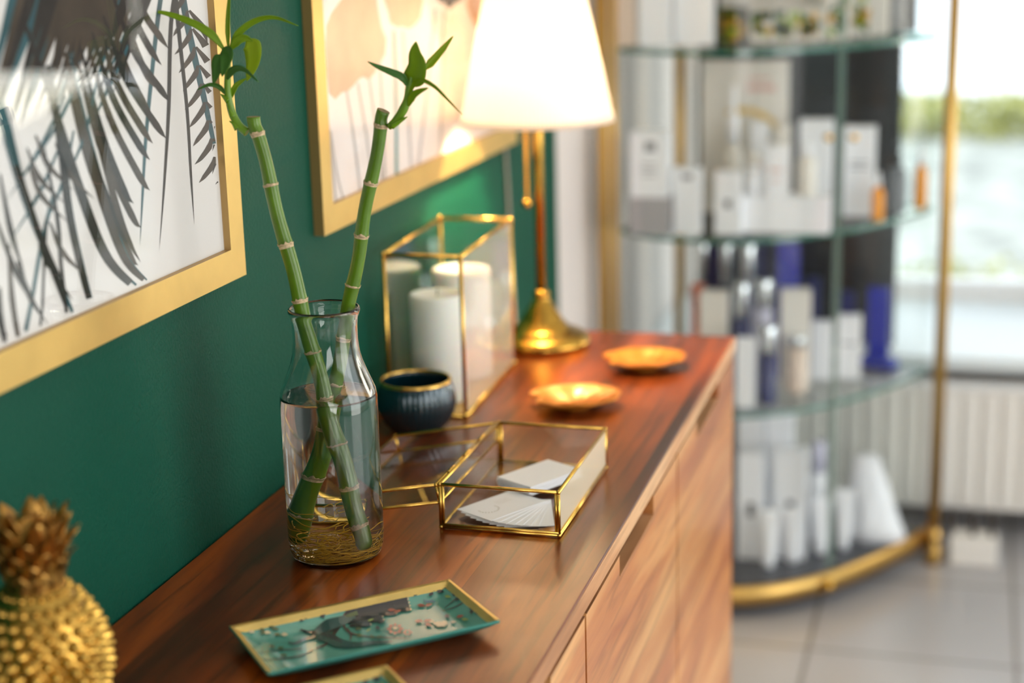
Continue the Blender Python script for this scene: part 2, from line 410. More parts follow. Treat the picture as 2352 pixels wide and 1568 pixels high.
# palm fronds of the left print: broad overlapping blades sweeping out of the top left corner
random.seed(3)
for i in range(30):                       # dense dark fan, upper left
    a = i/29; m_ = ['palm_teal', 'palm_brown', 'palm_dark'][i % 3]
    x0 = 120+330*a; y0 = -560+90*(i % 4); x1 = -40+300*a+random.uniform(-15, 15); y1 = 300-110*a+random.uniform(-30, 25)
    blade(m_, [(x0, y0), ((x0+x1)/2+30, (y0+y1)/2-30), (x1, y1)], [16, 30, 24, 1])
TIPS = [(300,560),(325,524),(308,468),(345,438),(345,368),(382,318),(350,262),(362,205),(392,236),(388,112),(372,150),(352,330),(318,610)]
for i, (x1, y1) in enumerate(sorted(TIPS, key=lambda q: q[1])):
    k = i/12; x0, y0 = 300-150*k, -60+230*k
    blade(['palm_brown', 'palm_dark'][i % 2], [(x0, y0), (x0+.38*(x1-x0)-4, y0+.5*(y1-y0)), (x1-22, y1-30), (x1, y1)], [5, 15, 15, 0])
for i in range(9):
    blade('palm_brown', [(150+i*16, -60), (140+i*14, 60), (118+i*17, 175-i*6)], [12, 17, 1])
# drooping long tips
blade('palm_dark', [(410, -60), (393, 60), (388, 250), (378, 420), (366, 578)], [9, 9, 8, 5, 0])
blade('palm_teal', [(378, -60), (360, 70), (337, 300), (328, 450), (322, 566)], [11, 10, 8, 5, 0])
blade('palm_dark', [(400, -60), (410, 60), (430, 250), (439, 400), (447, 516)], [10, 9, 7, 5, 0])
blade('palm_teal', [(360, -60), (310, 70), (255, 190), (205, 300)], [18, 16, 10, 0])
blade('palm_teal', [(290, -60), (265, 50), (235, 158)], [12, 10, 0])
blade('palm_teal', [(408, -80), (432, 60), (468, 220), (492, 330), (506, 400)], [16, 15, 13, 9, 2])
for i in range(11):                       # right-hand frond leaflets, both sides of its rib
    y = -60+i*42; x = 412+ (y+80)*.185
    blade('palm_brown', [(x, y), (x-5, y+20), (x-24, y+46), (x-38+2*(i % 3), y+60)], [5, 13, 9, 0])
    if i > 1: blade('palm_brown', [(x+4, y), (min(506, x+34), y+40), (min(509, x+46), y+76)], [5, 17, 0])
for y in (250, 300, 352): blade('palm_dark', [(506, y-40), (500, y), (492-4*(y > 280), y+48)], [12, 12, 0])
blade('palm_dark', [(480, -80), (500, 60), (512, 200), (514, 320)], [16, 22, 18, 2])
blade('palm_dark', [(508, 396), (506, 410), (495, 424)], [6, 6, 0])
# big curved blades crossing the white
blade('palm_dark', [(60, 60), (130, 260), (182, 430), (240, 580), (300, 650), (338, 672)], [10, 14, 22, 22, 17, 12])
blade('palm_teal', [(66, 62), (136, 262), (188, 430), (247, 580), (306, 648), (341, 670)], [3, 4, 7, 7, 6, 4])
blade('palm_brown', [(150, 120), (200, 330), (240, 470), (285, 590), (330, 642), (356, 656)], [10, 16, 20, 17, 10, 3])
blade('palm_teal', [(160, 120), (212, 330), (252, 470), (292, 585), (333, 638), (354, 654)], [3, 5, 6, 5, 4, 2])
blade('palm_brown', [(180, 150), (235, 350), (270, 480), (300, 560), (324, 603)], [8, 14, 15, 10, 0])
blade('palm_dark', [(110, 150), (140, 330), (158, 480), (185, 610), (215, 722)], [14, 18, 17, 15, 11])
blade('palm_teal', [(117, 150), (147, 330), (165, 480), (192, 610), (220, 720)], [3, 5, 5, 5, 4])
blade('palm_dark', [(100, 330), (132, 500), (140, 600), (156, 742)], [3, 9, 9, 7])
blade('palm_teal', [(0, 230), (16, 300), (42, 400), (74, 500), (120, 610), (160, 700), (175, 740)], [16, 26, 22, 16, 12, 8, 5])
blade('palm_dark', [(36, 380), (70, 480), (110, 590), (150, 700)], [16, 16, 13, 6])
blade('palm_teal', [(125, 440), (96, 560), (75, 680), (52, 800)], [8, 9, 9, 9])
blade('palm_dark', [(108, 500), (102, 600), (98, 700), (90, 770)], [4, 6, 6, 5])
for (x0, y0, x1, y1) in ((60,440,150,655),(90,560,140,630),(0,400,60,640),(-10,500,90,720),(20,560,45,790),(-30,620,30,815),(-20,560,20,830),(40,600,110,745),(100,560,168,690),(0,660,16,805)):
    blade(['palm_dark', 'palm_brown'][x1 % 2], [(x0, y0), ((x0+x1)/2-4, (y0+y1)/2+12), (x1, y1)], [5, 13, 0 if y1 < 760 else 9])
for (x0, y0, x1, y1) in ((170,300,104,520),(220,200,150,420),(140,330,20,560),(190,160,60,400),(150,220,10,470)):
    blade('palm_teal', [(x0, y0), ((x0+x1)/2+10, (y0+y1)/2), (x1, y1)], [4, 9, 0])
for (x1, y1) in ((158, 512), (152, 470), (172, 440), (218, 458), (205, 640)):
    blade('palm_brown', [(x1-90, y1-130), (x1-60, y1-60), (x1, y1)], [4, 13, 0])
zt = 1.62
y0A = .66
A = [(m_, [q for q in poly]) for m_, poly in A
     if all(y0A+.04 < q[0] < rA.y-.036 and zA+.036 < q[1] < zt-.036 for q in poly)]
picA = picture(y0A, rA.y, zA, zt, 'gold framed print of dark teal and brown palm fronds, nearest on the green wall', ('paper', A))
# ginkgo print
PXb = .0065
G = []
def gpoly(mat_, pts):
    d = lay(); c = [P2(*p) for p in pts]; cx_ = sum(p[0] for p in c)/len(c); cz_ = sum(p[1] for p in c)/len(c)
    for i in range(len(c)):
        a_, b_ = c[i], c[(i+1) % len(c)]; G.append((mat_, [(cx_, cz_, d), (*a_, d), (*b_, d)]))
def gblade(mat_, pts, ws): G.extend((mat_, q) for q in strip(pts, ws))
for x0, y0_, x1, y1_, w_, m_ in ((795,200,828,440,5,'stem_grey'),(822,190,857,425,5,'stem_grey'),(848,180,880,440,5,'stem_grey'),(872,140,884,415,5,'stem_grey'),(905,70,911,412,7,'stem_teal'),(925,70,945,395,6,'stem_grey'),(1000,20,960,385,6,'stem_grey'),(1020,20,1010,360,6,'stem_grey'),(745,210,772,460,4,'stem_grey')):
    gblade(m_, [(x0, y0_), ((x0+x1)/2+2, (y0_+y1_)/2), (x1, y1_)], [w_, w_, w_])
gpoly('ginkgo_tan', [(750,60),(762,30),(780,5),(800,-20),(840,-60),(860,-40),(868,20),(876,62),(887,90),(884,125),(870,150),(860,168),(848,182),(832,176),(822,184),(812,196),(800,208),(785,212),(770,228),(757,214),(751,160),(749,100)])
gpoly('ginkgo_tan', [(862,-60),(880,-10),(893,30),(897,52),(912,62),(925,60),(938,66),(952,58),(966,40),(972,0),(976,-60)])
gpoly('ginkgo_grey', [(985,-60),(1000,-8),(1012,6),(1022,8),(1033,22),(1044,8),(1060,0),(1076,-20),(1080,-60)])
gpoly('ginkgo_tan', [(1090,-60),(1070,10),(1090,60),(1130,80),(1170,70),(1190,30),(1180,-60)])
gblade('stem_grey', [(760, 300), (775, 400), (790, 460)], [3, 3, 3])
lB = onx(746, 552, .014); rB = onx(1188, 335, .014)
picture(lB.y, rB.y+.004, zA, zt, 'gold framed print of tan ginkgo leaves, partly behind the lamp shade', ('pinkpaper', G))

# ------------------------------------------------------------------ sideboard
D0, D1 = .62, 2.515
sb = thing('sideboard', 'long reddish brown wooden sideboard with notched push doors along the green wall', 'sideboard', (0.2, 1.6, 0))
b = MB(); b.box((.003, D0, TOP-.024), (DEP, D1, TOP)); obj('top_board', b, 'wood_top', sb, bevel=.0015)
b = MB(); b.box((DEP-.0005, D0+.001, TOP-.0225), (DEP+.0012, D1-.001, TOP-.0015)); obj('edge_band', b, 'wood_edge', sb, bevel=.0006)
b = MB(); b.box((.01, D1-.02, .08), (DEP-.002, D1, TOP-.024)); obj('side_panel', b, 'wood_front', sb, bevel=.001)
b = MB(); b.box((.01, D0, .08), (DEP-.002, D0+.02, TOP-.024)); obj('side_panel', b, 'wood_front', sb, bevel=.001)
b = MB(); b.box((.01, D0+.02, .08), (.02, D1-.02, TOP-.024)); obj('back_panel', b, 'wood_in', sb)
b = MB(); b.box((.02, D0+.02, .08), (DEP-.025, D1-.02, .1)); obj('bottom_panel', b, 'wood_in', sb)
GAPS = [D0+.02-.0, 1.0, 1.477, 2.0, D1-.012]
for gy in GAPS[1:-1]:
    b = MB(); b.box((.02, gy-.008, .1), (DEP-.020, gy+.008, TOP-.026)); obj('divider', b, 'wood_in', sb)
for i in range(4):
    a, c = GAPS[i]+.0035, GAPS[i+1]-.0035; zt_, zb = TOP-.030, .085
    mid = (a+c)/2; hw = .098
    prof = [(a, zb), (c, zb), (c, zt_), (mid+hw, zt_), (mid+hw-.001, zt_-.024), (mid-hw+.001, zt_-.024), (mid-hw, zt_), (a, zt_)]
    b = MB(); n = 8; x0, x1 = DEP-.019, DEP-.001
    # face pieces so the notch stays open
    b.box((x0, a, zb), (x1, c, zt_-.024)); b.box((x0, a, zt_-.024), (x1, mid-hw, zt_)); b.box((x0, mid+hw, zt_-.024), (x1, c, zt_))
    d = obj('door', b, 'wood_front', sb)
    b = MB(); e_ = .0006
    for (ya, yb, z_) in ((a, mid-hw, zt_), (mid+hw, c, zt_), (mid-hw, mid+hw, zt_-.024)): b.box((x0+.001, ya+.0005, z_-.0006), (x1+.0007, yb-.0005, z_+.0004))
    obj('door_edge', b, 'wood_edge', d)
    b = MB(); b.box((DEP-.060, mid-hw-.02, TOP-.075), (DEP-.056, mid+hw+.02, TOP-.026)); obj('drawer_back_rail', b, 'wood_in', sb)
for (x, y) in ((.05, .7), (.38, .7), (.05, 2.44), (.38, 2.44)):
    b = MB(); b.box((x-.02, y-.02, 0), (x+.02, y+.02, .08)); obj('leg', b, 'wood_front', sb)

# ------------------------------------------------------------------ carafe, water, lucky bamboo
BX, BY = .1495, 1.505; R_ = .0505
cf = thing('carafe', 'clear glass carafe half full of water holding two bamboo stalks', 'carafe', (BX, BY, TOP))
th = .0022
outer = [(.0005, .0), (.038, .0), (.043, .0012), (.0472, .006), (.0495, .014), (.0503, .024), (R_, .06), (R_, .165), (.0502, .176), (.0488, .183), (.0455, .191), (.041, .202), (.037, .213), (.0345, .223), (.0333, .235), (.0333, .250), (.0340, .258), (.0358, .263), (.0368, .266), (.0366, .2685), (.0352, .2698), (.0335, .268)]
inner = [(.0322, .262), (.0312, .25), (.0312, .235), (.0323, .222), (.0350, .211), (.0388, .2005), (.0435, .1893), (.0466, .1815), (.0480, .175), (R_-th, .165), (R_-th, .06), (.0481, .024), (.0470, .015), (.0445, .0085), (.040, .0058), (.03, .005), (.0005, .0052)]
b = MB(); b.lathe(outer+inner, 96, (BX, BY, TOP)); obj('glass_body', b, 'carafe', cf)
e_ = .0004
wat = [(.0005, .0052-e_), (.03, .005-e_), (.040+e_, .0058-e_), (.0445+e_, .0085), (.0470+e_, .015), (.0481+e_, .024), (R_-th+e_, .06), (R_-th+e_, .165), (.0480+e_, .1755), (.0474+e_, .1782), (.0462, .1776), (.0445, .1772), (.0005, .177)]
b = MB(); b.lathe(wat, 96, (BX, BY, TOP)); obj('water', b, 'water', cf)

def leaf(parent, pts, wpx, y, mat_, curl=.15, dy=0.0, tilt=0.0, n=7):
    """leaf blade along a centre line; wpx = widest width, dy = how far the tip comes forward (-) or back (+)"""
    base = [ony(p[0], p[1], y) for p in pts]; k = len(base)
    base = [q + Vector((0, dy*i/(k-1), 0)) for i, q in enumerate(base)]
    c = catmull(base, n); k = len(c); dist = (c[0]-CAM).length; wid = 1.28*wpx/F*dist
    b = MB(); rows = []
    for i, p in enumerate(c):
        t = i/(k-1); tg = (c[min(i+1, k-1)]-c[max(i-1, 0)]).normalized()
        side = tg.cross(Vector((0, 1, 0)));
        side = side.normalized() if side.length > 1e-4 else Vector((1, 0, 0))
        nn = tg.cross(side).normalized()
        side = (side*math.cos(tilt)+nn*math.sin(tilt))
        w_ = wid*.5*(min(1, (t*3.2+.22))*(1-t**2.2)**.8 if t < 1 else 0) + .00015
        rows.append([p-side*w_+nn*curl*w_, p-side*w_*.5+nn*curl*w_*.3, p, p+side*w_*.5+nn*curl*w_*.3, p+side*w_+nn*curl*w_])
    vs = [q for r in rows for q in r]; fs = [(i*5+j, i*5+j+1, i*5+j+6, i*5+j+5) for i in range(k-1) for j in range(4)]
    b.add(vs, fs, 0, True)
    o = obj('leaf', b, mat_, parent)
    so_ = o.modifiers.new('solid', 'SOLIDIFY'); so_.thickness = .00035; so_.offset = 0
    return o

def stalk(label, top, bot, y0, y1, nodes, r0, r1, nr_seed):
    """straight cane; nodes = heights (px) of scar rings in the air, plus even ones under water"""
    T = ony(*top, y0); Bt = ony(*bot, y1)
    t = thing('bamboo_stalk', label, 'bamboo', Bt, 'lucky bamboo canes in the carafe')
    N = 160; pts = []; rad = []; ms = []
    ax = (Bt-T)
    fr = sorted(nodes)
    for i in range(N+1):
        s = i/N; p = T+ax*s
        bow = 0
        for j, f_ in enumerate(fr):
            pass
        # slight zig at each node
        kprev = max([0]+[f_ for f_ in fr if f_ <= s]); knext = min([1.0]+[f_ for f_ in fr if f_ > s])
        u = (s-kprev)/max(1e-6, knext-kprev); sgn = 1 if (sum(f_ <= s for f_ in fr) % 2) else -1
        p = p+Vector((sgn*.0011*math.sin(PI*u), 0, 0))
        r = (r0+(r1-r0)*s)*(1-.05*math.sin(PI*u))
        dmin = min(abs(s-f_) for f_ in fr); cur = 0
        if dmin < .008: r += .00045*(1-dmin/.008)
        if dmin < .0024: cur = 1
        pts.append(p); rad.append(r); ms.append(cur)
    rad[-1] *= .7; rad[-2] *= .88
    b = MB(); b.tube(pts, rad, 28, 0, True, True, mseg=ms)
    # top cut face brown
    b.m[-2] = 2; b.m[-1] = 2
    obj('cane', b, ['stalk', 'scar', 'cut'], t)
    for f_ in fr:                            # ragged papery husk left on each node
        rr = random.Random(int(f_*1000)+nr_seed); b = MB(); n = 28
        p = T+ax*f_; d = ax.normalized(); u = d.cross(Vector((0, 1, 0))).normalized(); v = d.cross(u)
        ra = (r0+(r1-r0)*f_)+.0003; r1_ = []
        lo = [p+(u*math.cos(2*PI*j/n)+v*math.sin(2*PI*j/n))*(ra*1.0)+d*.0008 for j in range(n)]
        hi = [p+(u*math.cos(2*PI*j/n)+v*math.sin(2*PI*j/n))*(ra*rr.uniform(1.0, 1.07))-d*(-.0006+rr.uniform(.0006, .0028)*(1.5 if j in (5, 6, 7) else 1)) for j in range(n)]
        b.add(lo+hi, [(j, (j+1) % n, n+(j+1) % n, n+j) for j in range(n)], 0, True)
        o = obj('node_husk', b, 'scar', t); so_ = o.modifiers.new('s', 'SOLIDIFY'); so_.thickness = .0003
    return t, T, Bt

def roots(t, cx_, cy_, ang, n, seed):
    rr = random.Random(seed); b = MB()
    for i in range(n):
        a = ang+rr.uniform(-1.9, 1.9); z = TOP+rr.uniform(.0075, .019)+ (rr.uniform(.005, .05) if rr.random() < .2 else 0); r = rr.uniform(.004, .041)
        pts = []; a0 = rr.uniform(-.6, .6); s_ = rr.choice((-1, 1))
        for k in range(10):
            a += s_*rr.uniform(.1, .5); r = min(.0425, max(.002, r+rr.uniform(-.007, .008))); z = max(TOP+.0072, z+rr.uniform(-.0045, .004))
            rl = r if z > TOP+.012 else min(r, .0405)
            pts.append((BX+rl*math.cos(a), BY+rl*math.sin(a), z))
        b.tube(catmull(pts, 3), .00042 if i % 3 else .0006, 5, 0, False)
    obj('roots', b, 'root', t, kind='stuff')

yA, yB = 1.489, 1.5115
# cane leaning left at the top, its shoot over the near picture
def fnodes(T, B, ys): return [(y_-T[1])/(B[1]-T[1]) for y_ in ys]
tA, bA = (578, 266), (836, 1262)
ndA = fnodes(tA, bA, (302, 418, 550, 678, 798, 905, 1010, 1112, 1205))
stA, _, _ = stalk('green bamboo cane leaning left, with nine leaves, in the glass carafe', (582, 268), (833, 1256), yA, yA, ndA, .0068, .0092, 1)
tB, bB = (880, 256), (712, 1240)
ndB = fnodes(tB, bB, (287, 412, 527, 640, 759, 868, 965, 1078, 1175))
stB, _, _ = stalk('green bamboo cane leaning right, with fewer leaves, in the glass carafe', (881, 254), (708, 1232), yB, yB, ndB, .0066, .0084, 50)
def tubepx(parent, name, pts, rpx, y, mat_, cap=True):
    c = catmull([ony(p[0], p[1], y) for p in pts], 6); k = len(c)
    b = MB(); b.tube(c, [sum_interp(rpx, i/(k-1))/F*1.72 for i in range(k)], 14, 0, cap)
    return obj(name, b, mat_, parent)
tubepx(stA, 'shoot', [(568, 304), (551, 290), (536, 266), (527, 236), (523, 207), (523, 171), (525, 143), (526, 116)], [10, 9, 9, 8, 8, 7, 5, 3], yA, 'shoot')
for pts in ([(545, 296), (536, 284), (527, 278)], [(524, 232), (514, 222), (506, 216)], [(534, 268), (529, 256), (526, 246)]):
    tubepx(stA, 'sheath', pts, [7, 4, 1], yA-.003, 'shoot')
leaf(stA, [(517, 116), (492, 78), (452, 50), (404, 30), (362, 20)], 15, yA, 'leaf_a', .3, -.02, .5)
leaf(stA, [(525, 118), (524, 60), (526, 10), (530, -40)], 9, yA+.001, 'leaf_a', .5, 0)
leaf(stA, [(528, 112), (544, 78), (578, 50), (620, 42), (672, 62)], 12, yA+.002, 'leaf_a', .4, .015, .4)
leaf(stA, [(530, 114), (545, 93), (562, 88), (578, 96)], 17, yA-.001, 'leaf_a', .3, .004)
leaf(stA, [(570, 90), (580, 110), (578, 145), (563, 187)], 37, yA+.004, 'leaf_c', .2, .004)
leaf(stA, [(516, 108), (525, 125), (524, 145), (520, 174)], 30, yA-.006, 'leaf_b', .3, -.01)
leaf(stA, [(517, 128), (505, 142), (503, 165), (498, 192)], 25, yA-.004, 'leaf_b', .25, -.008)
leaf(stA, [(522, 182), (542, 159), (570, 158), (606, 186)], 13, yA-.003, 'leaf_b', .4, -.012, .3)
leaf(stA, [(519, 218), (508, 199), (488, 193), (463, 204)], 9, yA-.002, 'leaf_b', .4, -.01)
leaf(stA, [(529, 230), (538, 202), (548, 190), (564, 180)], 10, yA+.002, 'leaf_a', .3, .004)
tubepx(stB, 'shoot', [(893, 292), (912, 274), (927, 250), (936, 226), (939, 200), (944, 176)], [7, 9, 10, 8, 7, 4], yB-.001, 'shoot')
tubepx(stB, 'sheath', [(900, 290), (922, 276), (936, 268)], [7, 4, 1], yB-.004, 'shoot')
leaf(stB, [(938, 200), (928, 176), (905, 163), (880, 151), (857, 138)], 14, yB-.003, 'leaf_b', .4, -.016, .4)
leaf(stB, [(942, 196), (954, 178), (962, 150), (958, 122), (960, 94)], 42, yB, 'leaf_a', .25, -.006)
leaf(stB, [(976, 160), (992, 140), (1014, 112), (1034, 84)], 15, yB+.004, 'leaf_c', .3, .01)
leaf(stB, [(940, 220), (955, 192), (976, 182), (1008, 196), (1036, 220), (1076, 258)], 10, yB-.004, 'leaf_a', .5, -.02, .4)
leaf(stB, [(938, 244), (950, 220), (968, 208), (990, 200)], 14, yB-.004, 'leaf_a', .3, -.008, .2)
roots(stA, BX, BY, 0.2, 46, 4)
roots(stB, BX, BY, 3.2, 46, 9)

# ------------------------------------------------------------------ hinged brass box with cards
X0, X1, Y0, Y1, H = .2335, .367, 1.603, 1.835, .0515
bx = thing('glass_box', 'shallow brass edged glass box with its hinged lid opened flat, holding cards', 'box', (.3, 1.72, TOP))
def rodbox(b, M, lo, hi, r, skip=()):
    x0, y0, z0 = lo; x1, y1, z1 = hi
    E = [((x0,y0,z0),(x1,y0,z0)),((x0,y1,z0),(x1,y1,z0)),((x0,y0,z0),(x0,y1,z0)),((x1,y0,z0),(x1,y1,z0)),
         ((x0,y0,z1),(x1,y0,z1)),((x0,y1,z1),(x1,y1,z1)),((x0,y0,z1),(x0,y1,z1)),((x1,y0,z1),(x1,y1,z1)),
         ((x0,y0,z0),(x0,y0,z1)),((x1,y0,z0),(x1,y0,z1)),((x0,y1,z0),(x0,y1,z1)),((x1,y1,z0),(x1,y1,z1))]
    for a, c in E:
        b.tube([M @ Vector(a), M @ Vector(c)], r, 10, 0)
    for c in {p for e in E for p in e}: b.sphere(M @ Vector(c), r*1.35, 8)
I = Matrix.Identity(4); rr_ = .0021
b = MB(); rodbox(b, I, (X0, Y0, TOP+.0025), (X1, Y1, TOP+H), rr_)
for (cx0, cy0) in ((X1, Y0), (X0, Y0), (X1, Y1), (X0, Y1)): b.tube([(cx0-.003*(1 if cx0 == X1 else -1), cy0, TOP+.003), (cx0-.003*(1 if cx0 == X1 else -1), cy0, TOP+H)], .0017, 8)
b.tube([(X0, Y0-.0008, TOP+.0055), (X1, Y0-.0008, TOP+.0055)], .0016, 8)
b.tube([(X1+.0005, Y0, TOP+.0055), (X1+.0005, Y1, TOP+.0055)], .0018, 8)
obj('frame', b, 'brass', bx)
def pane(parent, a, c, mat_='pane', M=I):
    b = MB(); b.box(a, c, 0, M); return obj('pane', b, mat_, parent)
pane(bx, (X0, Y0-.0006, TOP+.004), (X1, Y0+.0006, TOP+H-.001)); pane(bx, (X0, Y1-.0006, TOP+.004), (X1, Y1+.0006, TOP+H-.001))
pane(bx, (X0-.0006, Y0+.001, TOP+.004), (X0+.0006, Y1-.001, TOP+H-.001)); pane(bx, (X1-.0006, Y0+.001, TOP+.004), (X1+.0006, Y1-.001, TOP+H-.001), 'pane_glow')  # right pane carries the painted cream glow
pane(bx, (X0+.001, Y0+.001, TOP+.003), (X1-.001, Y1-.001, TOP+.0045))
ld = MB(); hx, hz = X0-.0045, TOP+H-.001
ML = Matrix.Translation((hx, 0, hz)) @ Matrix.Rotation(math.radians(-10.5), 4, 'Y')
ML = Matrix.Translation((hx, 0, hz)) @ Matrix.Rotation(-math.radians(10.5), 4, 'Y')
LW = .1335; LH = .020
rodbox(ld, ML, (-LW, Y0, -LH), (0, Y1, 0), .0019)
lid = obj('lid', ld, 'brass', bx)
def panel(a, c):
    b = MB(); b.box(a, c, 0, ML); obj('pane', b, 'pane', lid)
panel((-LW, Y0-.0005, -LH), (0, Y0+.0005, 0)); panel((-LW, Y1-.0005, -LH), (0, Y1+.0005, 0)); panel((-LW-.0005, Y0, -LH), (-LW+.0005, Y1, 0)); panel((-.0005, Y0, -LH), (.0005, Y1, 0)); panel((-LW, Y0, -LH-.0005), (0, Y1, -LH+.0005))
for yy in (1.66, 1.72, 1.78):
    b = MB(); b.tube([(hx+.002, yy-.02, TOP+H), (hx+.002, yy+.02, TOP+H)], .0026, 10); obj('hinge', b, 'brass_bright', bx)
# business cards
def card(x, y, z, rot, tilt, label, printed=False, name='business_card'):
    M = Matrix.Translation((x, y, z)) @ Matrix.Rotation(rot, 4, 'Z') @ Matrix.Rotation(tilt, 4, 'X')
    b = MB(); b.box((-.0425, -.0275, 0), (.0425, .0275, .0005), 0, M)
    if printed:                          # laurel sprig and lines of small print
        rr = random.Random(5)
        for k in range(13):
            a = PI*(.9+1.15*k/12); c = M @ Vector((-.019+.012*math.cos(a), .001+.011*math.sin(a), .00062))
            d = .0012; b.add([c+Vector((-d, 0, 0)), c+Vector((0, -d*.6, 0)), c+Vector((d, d*.5, 0)), c+Vector((0, d, 0))], [(0, 1, 2, 3)], 1)
        for k in range(3):
            for j in range(9):
                c = M @ Vector((.0+j*.0024, .012-k*.004, .0006)); u = M.to_3x3() @ Vector((.0015, 0, 0)); v = M.to_3x3() @ Vector((0, .0005, 0))
                b.add([c, c+u, c+u+v, c+v], [(0, 1, 2, 3)], 1)
    o = obj(name, b, ['card', 'card_ink'], None, off=(x, y, z)); tag(o, label, 'card', 'white business cards in the brass box')
z = TOP+.0046
cA = math.radians
for i in range(9):                       # fan at the front, spread from its far end
    k = i/8; last = i == 8; an = cA(107-47*k)
    card(.306-.0405*math.cos(an), 1.696-.0405*math.sin(an), z+.0007*i, an, 0, 'white business card with a printed sprig, top of the front fan' if last else 'white business card fanned out below the printed top card', last)
for i in range(14):
    last = i == 13
    card(.3075+random.uniform(-.0008, .0008), 1.7475+random.uniform(-.001, .001), z+.0068+.0007*i, cA(60)+random.uniform(-.05, .05), 0, 'blank white business card on top of the rear stack in the brass box' if last else 'white business card under the top one of the rear stack')

# ------------------------------------------------------------------ trays
def tray(label, A_, B_, C_, D_, prints, clip=False):
    ctr = (A_+B_+C_+D_)/4; ux = (B_-A_+C_-D_); ux.z = 0; Lx = ux.length/2; ux.normalize(); uy = Vector((0, 0, 1)).cross(ux); Wy = ((A_-D_).length+(B_-C_).length)/2
    t = thing('tray', label, 'tray', (ctr.x, ctr.y, TOP))
    def hgt(u, v):                       # u,v in metres from the centre
        du = Lx/2-abs(u); dv = Wy/2-abs(v)
        h = 0
        for d_, w_ in ((du, .03), (dv, .024)):
            if d_ < w_: h = max(h, .0135*(1-max(0, d_)/w_)**1.6)
        return min(h, .017)
    def W3(u, v, dz=0): return Vector((ctr.x, ctr.y, TOP+.0035))+ux*u+uy*v+Vector((0, 0, hgt(u, v)+dz))
    def rim(u, v): return (Lx/2-abs(u) < .0078) or (Wy/2-abs(v) < .0078)
    def axis(n, Ltot):
        e = [0, .0025, .0052, .0078]; inn = [.0078+(Ltot-.0156)*i/n for i in range(1, n)]
        return [v-Ltot/2 for v in e+inn+[Ltot-q for q in reversed(e)]]
    us = axis(36, Lx); vs_ = axis(20, Wy); b = MB(); o = {}
    V = []; 
    for i, u in enumerate(us):
        for j, v in enumerate(vs_): V.append(W3(u, v))
    n = len(vs_); NV = len(V); V += [q-Vector((0, 0, .003)) for q in V]
    fs0, fs1, fs2 = [], [], []
    for i in range(len(us)-1):
        for j in range(n-1):
            a = i*n+j; q = (a, a+n, a+n+1, a+1)
            (fs1 if rim((us[i]+us[i+1])/2, (vs_[j]+vs_[j+1])/2) else fs0).append(q); fs2.append(tuple(NV+k for k in reversed(q)))
    bd = [i*n for i in range(len(us))]; bd2 = [i*n+n-1 for i in range(len(us))]
    for k in range(len(us)-1): fs2 += [(bd[k], NV+bd[k], NV+bd[k+1], bd[k+1]), (bd2[k], bd2[k+1], NV+bd2[k+1], NV+bd2[k])]
    for j in range(n-1):
        a = j; fs2.append((a, a+1, NV+a+1, NV+a)); a = (len(us)-1)*n+j; fs2.append((a, NV+a, NV+a+1, a+1))
    ob = len(b.v); b.v += [tuple(q) for q in V]
    for fs, mi in ((fs0, 0), (fs1, 1), (fs2, 2)):
        for f in fs: b.f.append([ob+k for k in f]); b.m.append(mi); b.sm.append(True)
    mats = ['tray_teal', 'tray_rim', 'tray_under']; dz = .0005
    def uv(px, py):
        zz_ = .0045
        for _ in range(14):
            q = onz(px, py, TOP+zz_) - Vector((ctr.x, ctr.y, TOP+zz_)); u, v = q.dot(ux), q.dot(uy)
            u = max(-Lx/2, min(Lx/2, u)); v = max(-Wy/2, min(Wy/2, v)); zz_ = .6*zz_+.4*(.0035+hgt(u, v))
        return (u, v)
    for mat_, poly in prints:
        if mat_ not in mats: mats.append(mat_)
        dz += 3e-6; c = [uv(*p) for p in poly]
        c = [(max(-Lx/2+.0085, min(Lx/2-.0085, u)), max(-Wy/2+.0085, min(Wy/2-.0085, v))) for u, v in c]
        if len(c) == 4: b.add([W3(u, v, dz) for u, v in c], [(0, 1, 2, 3)], mats.index(mat_), True)
        else:
            cc = (sum(p[0] for p in c)/len(c), sum(p[1] for p in c)/len(c))
            b.add([W3(*cc, dz)]+[W3(u, v, dz) for u, v in c], [(0, 1+i, 1+(i+1) % len(c)) for i in range(len(c))], mats.index(mat_), True)
    obj('dish', b, mats, t)
    b = MB(); 
    for s1 in (-1, 1): b.box((-.075, s1*.03-.004, 0), (.075, s1*.03+.004, .0012), 0, Matrix.Translation((ctr.x, ctr.y, TOP)) @ Matrix.Rotation(math.atan2(ux.y, ux.x), 4, 'Z'))
    obj('foot', b, 'tray_under', t)
    return t
TP = []
def tblade(mat_, pts, ws, n=5):
    c = catmull([(p[0], p[1], 0) for p in pts], n); k = len(c)
    Lp, Rp = [], []
    for i, p in enumerate(c):
        t = (c[min(i+1, k-1)]-c[max(i-1, 0)]).normalized(); nn = Vector((-t.y, t.x, 0)); w_ = sum_interp(ws, i/(k-1))/2
        Lp.append((p+nn*w_)[:2]); Rp.append((p-nn*w_)[:2])
    for i in range(k-1): TP.append((mat_, [Lp[i], Lp[i+1], Rp[i+1], Rp[i]]))
def tleaf(mat_, x, y, a, l, w_):
    l *= 1.25; w_ *= 1.25
    ca, sa = math.cos(a), math.sin(a)*.6
    TP.append((mat_, [(x, y), (x+l*.35*ca-w_*sa, y+l*.35*sa*1.4+w_*ca*.5), (x+l*.75*ca-w_*.6*sa, y+l*.75*sa+w_*.3*ca), (x+l*ca, y+l*sa), (x+l*.7*ca+w_*.7*sa, y+l*.7*sa-w_*.4*ca), (x+l*.35*ca+w_*sa, y+l*.35*sa-w_*ca*.5)]))
def z4(x, y): return (500+x*.2976, 1300+y*.2976)
